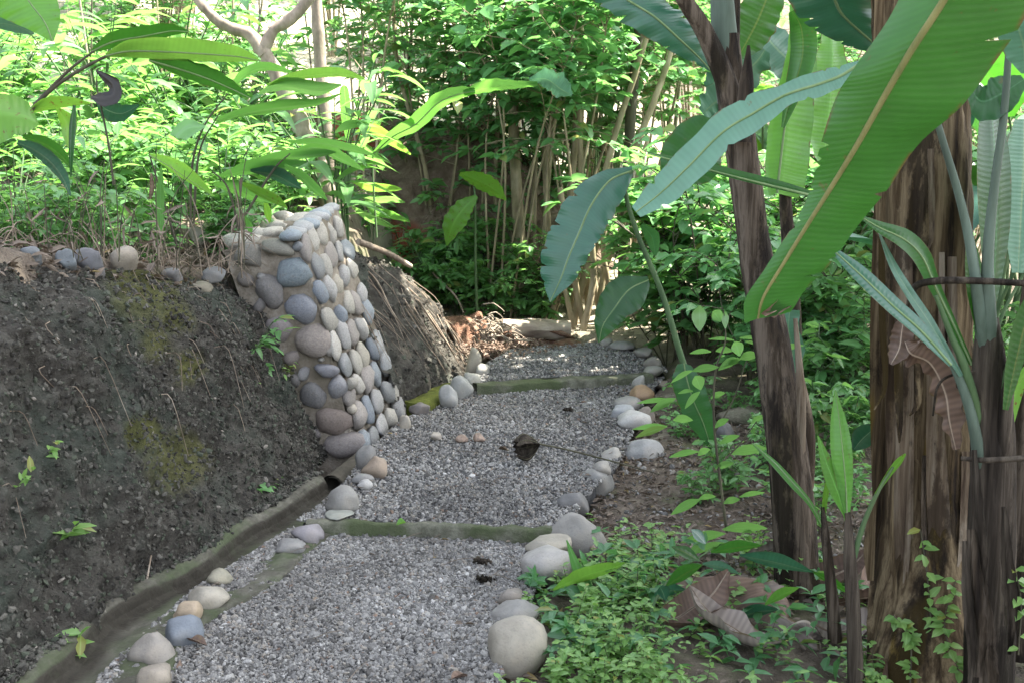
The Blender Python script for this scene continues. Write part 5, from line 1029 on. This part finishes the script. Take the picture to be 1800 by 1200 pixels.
# ------------------------------------------------------------------ trees and thicket
def tree_fork():
    base = V3(P(590, 400, 8.9)[0], 8.9, 1.0); t = thing('forked_tree', 'pale barked tree leaning left with a wide Y fork', 'tree', base)
    tr = [(598, 410), (575, 340), (550, 270), (520, 200), (490, 140), (462, 85)]; d = 8.9
    mb = MB(); tube(mb, [P(x, y, d) for x, y in tr], [.074, .068, .064, .062, .056, .052], 20, 80, wob=.22); mb.obj('trunk', M['bark'], t)
    for pts, r in (([(466, 95), (440, 62), (395, 45), (360, 15), (330, -30), (300, -90)], [.050, .043, .038, .035, .032, .03]), ([(462, 90), (480, 55), (515, 30), (545, -5), (565, -50), (580, -120)], [.048, .042, .04, .037, .033, .03])):
        m2 = MB(); tube(m2, [P(x, y, d) for x, y in pts], r, 18, 70, wob=.2); m2.obj('limb', M['bark'], t)
tree_fork()
def trunk_tree(px_list, d, r, label, m='bark', group=None, crown=True, name='slender_tree'):
    x0, y0 = px_list[0]; base = P(x0, y0, d); base[2] = gh(base[0], base[1])-.05
    t = thing(name, label, 'tree', base, group); mb = MB(); tube(mb, [base]+[P(x, y, d) for x, y in px_list[1:]], r, 10, 30, wob=.1); mb.obj('trunk', M[m], t); return t
trunk_tree([(585, 300), (570, 200), (562, 100), (556, 0), (552, -80), (545, -300)], 9.3, [.06, .05, .046, .042, .04, .035], 'straight pale trunk just right of the Y fork')
trunk_tree([(918, 560), (915, 450), (908, 330), (902, 200), (906, 60), (895, -60)], 10.6, [.06, .055, .05, .045, .042, .035], 'mottled grey trunk rising through the middle of the thicket', 'cane')
trunk_tree([(1095, 420), (1108, 220), (1122, 70), (1130, -40)], 10.2, [.05, .045, .042, .04], 'dark reddish brown stem left of the slim banana trunk', 'stem')
trunk_tree([(690, 400), (752, 420), (748, 300), (700, 120), (690, -40)], 11.2, [.02, .022, .02, .018, .015], 'thin crooked stem beside the red soil patch', 'cane')
for k, (pts, d, r) in enumerate([([(980, 560), (965, 420), (955, 200), (950, -20)], 10.4, .03), ([(1010, 570), (1000, 400), (1012, 230), (1020, -20)], 10.3, .034), ([(1035, 570), (1028, 420), (1020, 250), (1022, 0)], 10.2, .03), ([(1060, 560), (1040, 440), (1075, 260), (1120, 120), (1150, 20)], 10.0, .03),
                                 ([(1005, 575), (1030, 480), (1090, 330), (1160, 150), (1180, 90)], 9.9, .034), ([(1050, 590), (1062, 480), (1100, 380), (1140, 240)], 9.9, .028), ([(1030, 600), (1015, 520), (1005, 450), (985, 330)], 9.8, .03), ([(940, 560), (930, 430), (940, 300), (932, 120)], 10.8, .026), ([(880, 560), (885, 420), (870, 330), (880, 160)], 11, .026),
                                 ([(960, 565), (985, 500), (1010, 440), (1045, 380)], 9.9, .022), ([(1075, 590), (1090, 520), (1110, 450), (1150, 380)], 9.7, .026), ([(1010, 590), (1000, 540), (985, 470), (970, 400)], 9.7, .024), ([(1040, 600), (1080, 560), (1160, 510), (1220, 480)], 9.6, .022), ([(1050, 605), (1110, 555), (1190, 500)], 9.6, .016), ([(1022, 590), (1042, 500), (1040, 420), (1035, 340)], 9.6, .03), ([(1065, 600), (1072, 520), (1060, 430), (1078, 350)], 9.75, .026)]):
    trunk_tree(pts, d, [r, r*.9, r*.8, r*.6], 'pale cane leaning out of the clump at the end of the path', 'cane', 'canes of the thicket', name='cane')

rz2 = random.Random(11)
for k in range(20):
    px = rz2.uniform(20, 900) if k < 14 else rz2.uniform(1130, 1560); d = rz2.uniform(9.5, 15); ln = rz2.uniform(-60, 60); r = rz2.uniform(.008, .024)
    trunk_tree([(px, 420), (px+ln*.3, 250), (px+ln*.6, 100), (px+ln, -60)], d, [r, r*.9, r*.75, r*.6], 'thin bare stem rising through the sunlit undergrowth', ('bark', 'cane', 'stem')[k % 3], 'thin stems in the undergrowth', name='thin_stem')
def shrub_mesh(seed, h, spread, nst, leaf, dens=1.0, wr=.52, droop=.25, lo=.3, upw=.55):
    rs = np.random.default_rng(seed); st, lf = MB(), MB(); pos, dr, ln = [], [], []
    for k in range(nst):
        a = rs.uniform(0, 6.28); r = spread*rs.uniform(.25, 1); hh = h*rs.uniform(.7, 1)
        b = V3(math.cos(a)*.06, math.sin(a)*.06, 0); top = V3(math.cos(a)*r, math.sin(a)*r, hh); mid = (b+top)/2+V3(rs.normal(0, .1), rs.normal(0, .1), .1*h)-V3(math.cos(a), math.sin(a), 0)*r*.2
        pts = [b, mid, top]; tube(st, pts, [.0085*h/2, .006*h/2, .003], 5, 12, cap=False); C = cr(pts, 40)
        nb = int(9*dens)
        for q in range(nb):
            i = int(40*rs.uniform(lo, 1)); i = min(i, 39); a2 = rs.uniform(0, 6.28); L = h*rs.uniform(.14, .34)
            d = unit(V3(math.cos(a2), math.sin(a2), rs.uniform(-.05, .6))); e = C[i]+d*L-V3(0, 0, .12*L); tube(st, [C[i], C[i]+d*L*.5+V3(0, 0, .03), e], [.005, .002], 3, 5, cap=False)
            B = cr([C[i], C[i]+d*L*.5+V3(0, 0, .03), e], 12); nl = int(11*dens)
            tt = rs.uniform(.15, 1, nl); p = B[np.minimum((tt*12).astype(int), 11)]; sd = np.where(np.arange(nl) % 2, 1, -1)[:, None]*unit(np.cross(d, V3(0, 0, 1)))
            pos.append(p); dr.append(sd*rs.uniform(.5, 1, (nl, 1))+d*.6+rs.normal(0, .3, (nl, 3))*V3(1, 1, .6)-V3(0, 0, .15)); ln.append(rs.uniform(.45, 1.3, nl)*leaf)
    pos, dr, ln = np.concatenate(pos), np.concatenate(dr), np.concatenate(ln); n = len(pos)
    leaves(lf, pos, dr, np.tile(V3(0, 0, 1), (n, 1))*upw*2+rs.normal(0, .35, (n, 3)), ln, wr*rs.uniform(.85, 1.1, n), .18, rs.uniform(.05, droop*1.6, n)); return st, lf
def ginger_mesh(seed, h, nst, leaf):
    rs = np.random.default_rng(seed); st, lf = MB(), MB()
    for k in range(nst):
        a = rs.uniform(0, 6.28); hh = h*rs.uniform(.6, 1); r = hh*rs.uniform(.2, .6); dv = V3(math.cos(a), math.sin(a), 0)
        pts = [dv*.05, dv*r*.3+V3(0, 0, hh*.55), dv*r+V3(0, 0, hh)]; tube(st, pts, [.010, .008, .003], 5, 12, cap=False); C = cr(pts, 30); sv = np.cross(dv, V3(0, 0, 1))
        nl = rs.integers(7, 11)
        for q in range(nl):
            c = C[int(29*(.3+.7*q/(nl-1)))]; s = 1 if q % 2 else -1; d = unit(sv*s*rs.uniform(.6, 1)+dv*rs.uniform(.2, .7)+V3(0, 0, rs.uniform(.1, .6))); L = leaf*rs.uniform(.6, 1.1); w = L*rs.uniform(.09, .13)
            n = unit(np.cross(np.cross(d, V3(0, 0, 1)), d)+rs.normal(0, .2, 3)); sd = np.cross(n, d); secs = []
            for u, ww in ((0, .08), (.25, .85), (.5, 1), (.78, .6), (1, .02)):
                m_ = c+d*L*u-V3(0, 0, 1)*L*(.45*u*u); secs.append((m_+sd*w*ww+n*w*.25*ww, m_, m_-sd*w*ww+n*w*.25*ww))
            blade(lf, secs, 9, 5, .05)
    return st, lf
def banleaf_mesh(seed, h, nl, L0):
    rs = np.random.default_rng(seed); st, lf = MB(), MB()
    for k in range(nl):
        a = k*2.4+rs.uniform(-.4, .4); dv = V3(math.cos(a), math.sin(a), 0); hh = h*rs.uniform(.35, .7); L = L0*rs.uniform(.7, 1.1); c = dv*.15*h+V3(0, 0, hh); d = unit(dv*rs.uniform(.35, .8)+V3(0, 0, 1))
        tube(st, [dv*.03, dv*.05*h+V3(0, 0, hh*.6), c], [.02, .014, .009], 6, 10, cap=False); w = L*rs.uniform(.13, .18); sd = np.cross(d, unit(np.cross(dv, V3(0, 0, 1)))); sv = unit(np.cross(dv, V3(0, 0, 1))); n = unit(np.cross(sv, d)); secs = []
        for u, ww in ((0, .15), (.15, .8), (.4, 1), (.7, .85), (.9, .5), (1, .03)):
            m_ = c+d*L*u+(dv*.35-V3(0, 0, .55))*L*u*u; secs.append((m_+sv*w*ww+n*w*.3*ww, m_, m_-sv*w*ww+n*w*.3*ww))
        blade(lf, secs, 16, 7, .1, .015, 6, k)
    return st, lf
PROTO = {}
def proto(key, fn, leafm, stemm, name, cat):
    st, lf = fn(); PROTO[key] = (st.mesh('stem', M[stemm]), lf.mesh('foliage', M[leafm]), name, cat)
for s in range(4):
    proto(f'sh{s}', lambda: shrub_mesh(20+s, 2.9, 1.05, 6, .125, 1.2, .58, lo=.2), 'shrub' if s % 2 else 'shrubd', 'cane', 'shrub', 'shrub')
    proto(f'hc{s}', lambda: shrub_mesh(30+s, 3.1, 1.1, 5, .135, 1.35, .58, lo=.35), 'shrub', 'cane', 'shrub', 'shrub')
    proto(f'hi{s}', lambda: shrub_mesh(150+s, 3.0, 1.25, 3, .135, 1.9, .6, lo=.5), 'shrub', 'cane', 'shrub', 'shrub')
    proto(f'lo{s}', lambda: shrub_mesh(40+s, 1.2, .7, 8, .11, 1.0, .52, lo=.12), 'herb' if s % 2 else 'shrub', 'stem', 'bush', 'bush')
    proto(f'hb{s}', lambda: shrub_mesh(60+s, .75, .5, 8, .125, .7, .5, lo=.15), 'herb', 'greenstem', 'herb_plant', 'plant')
    proto(f'gi{s}', lambda: ginger_mesh(80+s, 1.35, 8, .42), 'ginger' if s % 2 else 'herb', 'greenstem', 'ginger_plant', 'ginger plant')
    proto(f'bn{s}', lambda: banleaf_mesh(90+s, 2.4, 6, 1.2), ('bandark', 'ban', 'banblue', 'banlime')[s], 'greenstem', 'wild_banana', 'banana plant')
    proto(f'fr{s}', lambda: shrub_mesh(120+s, 4.6, 1.7, 9, .17, 1.7, .5), 'herb' if s % 2 else 'shrub', 'cane', 'tree', 'tree')
GROUPS = {}
def put(key, x, y, z=None, sc=1, rz=None, label=None, group=None, tilt=0):
    me_s, me_f, name, cat = PROTO[key]; o = thing(name, label, cat, (x, y, gh(x, y)-.03 if z is None else z), group)
    o.rotation_euler = (R(tilt*random.uniform(-1, 1)), R(tilt*random.uniform(-1, 1)), random.uniform(0, 6.28) if rz is None else rz); o.scale = (sc, sc, sc*random.uniform(.9, 1.1))
    for nm, me in (('stem', me_s), ('foliage', me_f)):
        q = bpy.data.objects.new(nm, me); COL.objects.link(q); q.parent = o
    return o
rz = random.Random(5)
def region(keys, n, px, dd, sc, label, group, jitter=0, zoff=0):
    for k in range(n):
        d = rz.uniform(*dd); x = (rz.uniform(*px)-900)/FPX*d
        put(rz.choice(keys), x, d, None, rz.uniform(*sc), rz.uniform(0, 6.28), label, group, 6)
HC, SH, LO, HB, GI, BN, FR = ([f'{p}{i}' for i in range(4)] for p in ('hc', 'sh', 'lo', 'hb', 'gi', 'bn', 'fr'))
# middle thicket
region(['hi0', 'hi1', 'hi2', 'hi3'], 6, (620, 1060), (10, 10.9), (.95, 1.1), 'leafy shrub with sprays of oval leaves only near its top', 'top leaved shrubs of the middle thicket')
region(HC, 7, (780, 1120), (10.9, 12.4), (.9, 1.15), 'leafy shrub with a high crown of oval leaves over bare stems', 'high shrubs of the middle thicket')
region(SH, 4, (760, 1130), (11.2, 13.4), (.95, 1.2), 'dense green shrub with oval leaves behind the end of the path', 'shrubs of the middle thicket')
region(SH, 3, (560, 800), (12.2, 14), (.85, 1.1), 'green shrub on the slope above the red soil patch', 'shrubs on the back slope')
region(LO, 4, (790, 960), (9.9, 12), (.7, 1.25), 'low bush at the foot of the middle thicket', 'low bushes of the middle thicket')
region(HB, 9, (740, 960), (9.9, 10.8), (.6, .9), 'leafy herb growing around the dead wood', 'herbs at the end of the path')
# left sunlit undergrowth
region(HB, 30, (-60, 560), (7.0, 12), (.6, 1.0), 'sunlit leafy herb on the raised ground', 'sunlit herbs at the left')
region(GI, 16, (-60, 640), (7.6, 13), (.7, 1.0), 'sunlit ginger plant with lance leaves on the raised ground', 'sunlit ginger plants at the left')
region(LO, 12, (-80, 620), (10, 16), (.7, 1.2), 'bright bush in the sunlit left background', 'bright bushes at the left')
region(FR, 13, (-250, 640), (14, 24), (.7, 1.0), 'bright leafy young tree in the far left background', 'far bright trees')
# right background
region(LO, 12, (1180, 1560), (8.4, 10.4), (.9, 1.35), 'green bush filling the gap behind the banana trunks', 'bushes of the right background')
region(LO, 8, (1290, 1560), (7.2, 9.0), (.6, .95), 'dark leafy bush between the banana trunks', 'bushes behind the bananas')
region(BN, 6, (1000, 1380), (11, 13.5), (.9, 1.2), 'wild banana rising behind the canes of the thicket', 'wild bananas behind the thicket')
region(SH, 8, (1260, 1800), (11, 13.5), (.8, 1.1), 'tall green shrub in the right background', 'shrubs of the right background')
region(HB, 12, (1330, 1850), (6.2, 8.5), (.5, .9), 'shaded herb on the forest floor at the right', 'herbs of the right background')
region(BN, 7, (1360, 1850), (6.8, 10.5), (.8, 1.1), 'wild banana with broad arching leaves in the right background', 'wild bananas of the right background')
region(FR, 7, (800, 2100), (15, 22), (.8, 1.1), 'leafy tree in the far background behind the thicket', 'far trees behind the thicket')
region(FR, 6, (300, 1500), (24, 34), (1.3, 1.9), 'far leafy tree closing the view', 'farthest trees')
region(GI, 8, (-60, 400), (9.2, 11.5), (.9, 1.3), 'tall sunlit ginger plant with long drooping leaves behind the bank', 'tall ginger plants at the left')
region(GI, 4, (560, 760), (9.2, 11.5), (.5, .8), 'ginger plant at the edge of the red soil slope', 'ginger plants at the red slope')

region(HB, 16, (-60, 420), (5.5, 7.0), (.35, .65), 'leafy herb standing close behind the bank edge', 'herbs at the bank edge')
region(GI, 6, (-60, 430), (5.7, 7.2), (.45, .7), 'ginger plant standing close behind the bank edge', 'ginger plants at the bank edge')
region(HB, 12, (1190, 1540), (5.3, 7.2), (.25, .45), 'low shaded herb on the soil between the boulders and the banana trunks', 'low herbs on the soil at the right')
# dry stalks along the bank top
def dry_tangle():
    mb = MB()
    for k in range(620):
        d = random.uniform(5.0, 7.0); px = random.uniform(-40, 470); x = (px-900)/FPX*d; z = float(np.interp(d, [2, 3, 4.8, 6.0, 6.6], [1.5, 1.42, 1.27, 1.02, .95]))
        if px > 300+110*(d-5.2) or d < 5.0+max(0, px)/430*1.25: continue
        a = random.uniform(0, 6.28); L = random.uniform(.08, .35); v = V3(math.cos(a), math.sin(a), random.uniform(-.1, .7))*L; b = V3(x, d, z+random.uniform(-.04, .05))
        tube(mb, [b, b+v*.55+V3(0, 0, .04), b+v+V3(0, 0, -.3*L)], [.0028, .002, .001], 3, 6)
    n = 260; d = rng.uniform(5.0, 7.0, n); px = rng.uniform(-40, 440, n)-0*d; x = (px-900)/FPX*d; z = np.interp(d, [2, 3, 4.8, 6.0, 6.6], [1.5, 1.42, 1.27, 1.02, .95])
    kk = d > 5.0+np.maximum(0, px)/430*1.25; x, d, z = x[kk], d[kk], z[kk]; n = len(x)
    leaves(mb, np.stack([x, d, z+rng.uniform(-.05, .08, n)], -1), rng.normal(size=(n, 3))*V3(1, 1, .5), rng.normal(size=(n, 3))+V3(0, 0, .6), rng.uniform(.03, .12, n), .2, .5, rng.uniform(-.3, .6, n), mi=1)
    tag(mb.obj('dry_grass', [M['twig'], M['dry']]), kind='stuff')
dry_tangle()
def dry_stalks():
    for k in range(95):
        d = random.uniform(5.0, 6.3); px = random.uniform(-20, 430); x = (px-900)/FPX*d; z = float(top1(np.array([d]))[()] if False else np.interp(d, [2, 3, 4.8, 6.0, 6.6], [1.5, 1.42, 1.27, 1.02, .95]))
        h = random.uniform(.18, .55); mb = MB(); ln = random.uniform(-.16, .16); base = V3(x, d, z-.03)
        tube(mb, [base, base+V3(ln*.35, 0, h*.55), base+V3(ln, random.uniform(-.1, .1), h*random.uniform(.85, 1))], [.003, .0026, .0012], 4, 10)
        n = random.randint(1, 4)
        o = tag(mb.obj('dry_stalk', M[random.choice(['stem', 'twig', 'stem'])]), 'thin dead stalk standing in the litter on the bank top', 'stalk', 'dead stalks on the bank top')
        for _ in range(n-1):
            m2 = MB(); p = np.array([base+V3(ln*t, 0, h*t*.9) for t in rng.uniform(.4, 1, 1)]); leaves(m2, p, rng.normal(size=(1, 3))*V3(1, 1, .4)-V3(0, 0, .8), rng.normal(size=(1, 3)), rng.uniform(.04, .11, 1), .16, .5, .5)
            q = m2.obj('dead_leaf', M['dry']); q.parent = o
    for px, py, d, sc in ((95, 955, 4.5, .22), (75, 805, 4.75, .14), (20, 860, 4.5, .16), (110, 1150, 4.15, .2), (495, 660, 6.1, .13)):
        rr = unit(ray(px, py)); q = BP1.reshape(-1, 3)-V3(0, 0, CAMZ); i = np.argmin(np.linalg.norm(q-(q@rr)[:, None]*rr, axis=1)); p = BP1.reshape(-1, 3)[i]
        mb = MB(); n = 8; dr = rng.normal(size=(n, 3))+V3(1.0, -.6, .4); leaves(mb, p+np.cumsum(rng.uniform(0, .012, (n, 3)), 0), dr, np.tile(V3(.3, -.3, 1), (n, 1)), rng.uniform(.2, .45, n)*sc, .45, .2, .2)
        tag(mb.obj('seedling', M['cover']), 'tiny green seedling growing on the dark earth bank', 'seedling', 'seedlings on the earth bank')
dry_stalks()
def fallen_small():
    for px, py, L, m, lb in ((365, 1058, .07, 'drybrown', 'dark curled dry leaf leaning on the oval beige stone'), (345, 1128, .09, 'drybrown', 'brown dry leaf on the gravel beside the blue grey stone'), (705, 920, .05, 'lime', 'small fresh green leaf on the nearer step'), (885, 790, .06, 'peel', 'small yellowish leaf beside the curled dead leaf'), (808, 1190, .08, 'drybrown', 'reddish dry leaf at the bottom of the path')):
        z = .012 if py > 940 else .1; b = G(px, py, z); mb = MB(); a = random.uniform(0, 6.28); d = V3(math.cos(a), math.sin(a)*.6, .1)
        sd = unit(np.cross(d, V3(0, 0, 1))); secs = [(b+d*L*u+sd*L*.28*w+V3(0, 0, .012*w), b+d*L*u, b+d*L*u-sd*L*.28*w+V3(0, 0, .018*w)) for u, w in ((-.5, .05), (-.2, .8), (.1, 1), (.35, .6), (.5, .05))]
        blade(mb, secs, 12, 7, .2, .006); tag(mb.obj('fallen_leaf', M[m]), lb, 'leaf')
    for px, py, lb in ((810, 770, 'small brown pebble on the path, left of the curled dead leaf'), (840, 768, 'pinkish lumpy pebble beside the small brown pebble'), (762, 766, 'pale broken pebble in the gravel near the wall')):
        pxstone(px, py, 22, 13, .085, (.3, .22, .17) if px != 762 else (.4, .36, .3), lb, 'loose pebbles on the path', rough=.2)
    for px, py, lb in ((845, 990, 'dark clump of rotten debris on the gravel near the right edge'), (850, 1022, 'black twig debris below the dark clump'), (1000, 722, 'dark debris spot on the upper gravel')):
        b = G(px, py, .0 if py > 900 else .1); mb = MB(); n = 60; pebbles(mb, b+rng.normal(0, .014, (n, 3))*V3(1, .6, .3)+V3(0, 0, .012), rng.uniform(.003, .011, n)); tag(mb.obj('debris_clump', M['pseudo3']), lb, 'debris')
fallen_small()

# ------------------------------------------------------------------ unseen shade trees, crowns above the path (they keep the sun off it)
def shade_tree(trunk_xy, crown, n, leaf, label, seed):
    rs = np.random.default_rng(seed); x, y = trunk_xy; base = V3(x, y, gh(x, y)-.1); t = thing('shade_tree', label, 'tree', base, 'unseen tall shade trees above the path')
    cx, cy, cz, ax, ay, az = crown; top = V3(cx, cy, cz)
    mb = MB(); tube(mb, [base, base*.6+top*.4+V3(0, 0, 1), top], [.22, .16, .08], 12, 30, wob=.1); mb.obj('trunk', M['bark'], t)
    m2 = MB(); q = rs.normal(size=(n, 3)); q = unit(q)*rs.uniform(0, 1, (n, 1))**.4; p = top+q*V3(ax, ay, az)
    keep = vn(p, .55, seed)+.6*vn(p, 1.3, seed+1) > (-.75 if seed == 1 else -.35)
    p = p[keep]; n = len(p); leaves(m2, p, rs.normal(size=(n, 3))*V3(1, 1, .4), np.tile(V3(0, 0, 1), (n, 1))+rs.normal(0, .4, (n, 3)), rs.uniform(.7, 1.2, n)*leaf, .55, .1, .2); m2.obj('crown', M['canopy'], t)
shade_tree((6.5, 5.0), (5.0, 4.8, 7.0, 4.2, 4.2, 1.0), 10500, .42, 'unseen tall shade tree right of the path whose crown hangs over the bananas', 1)
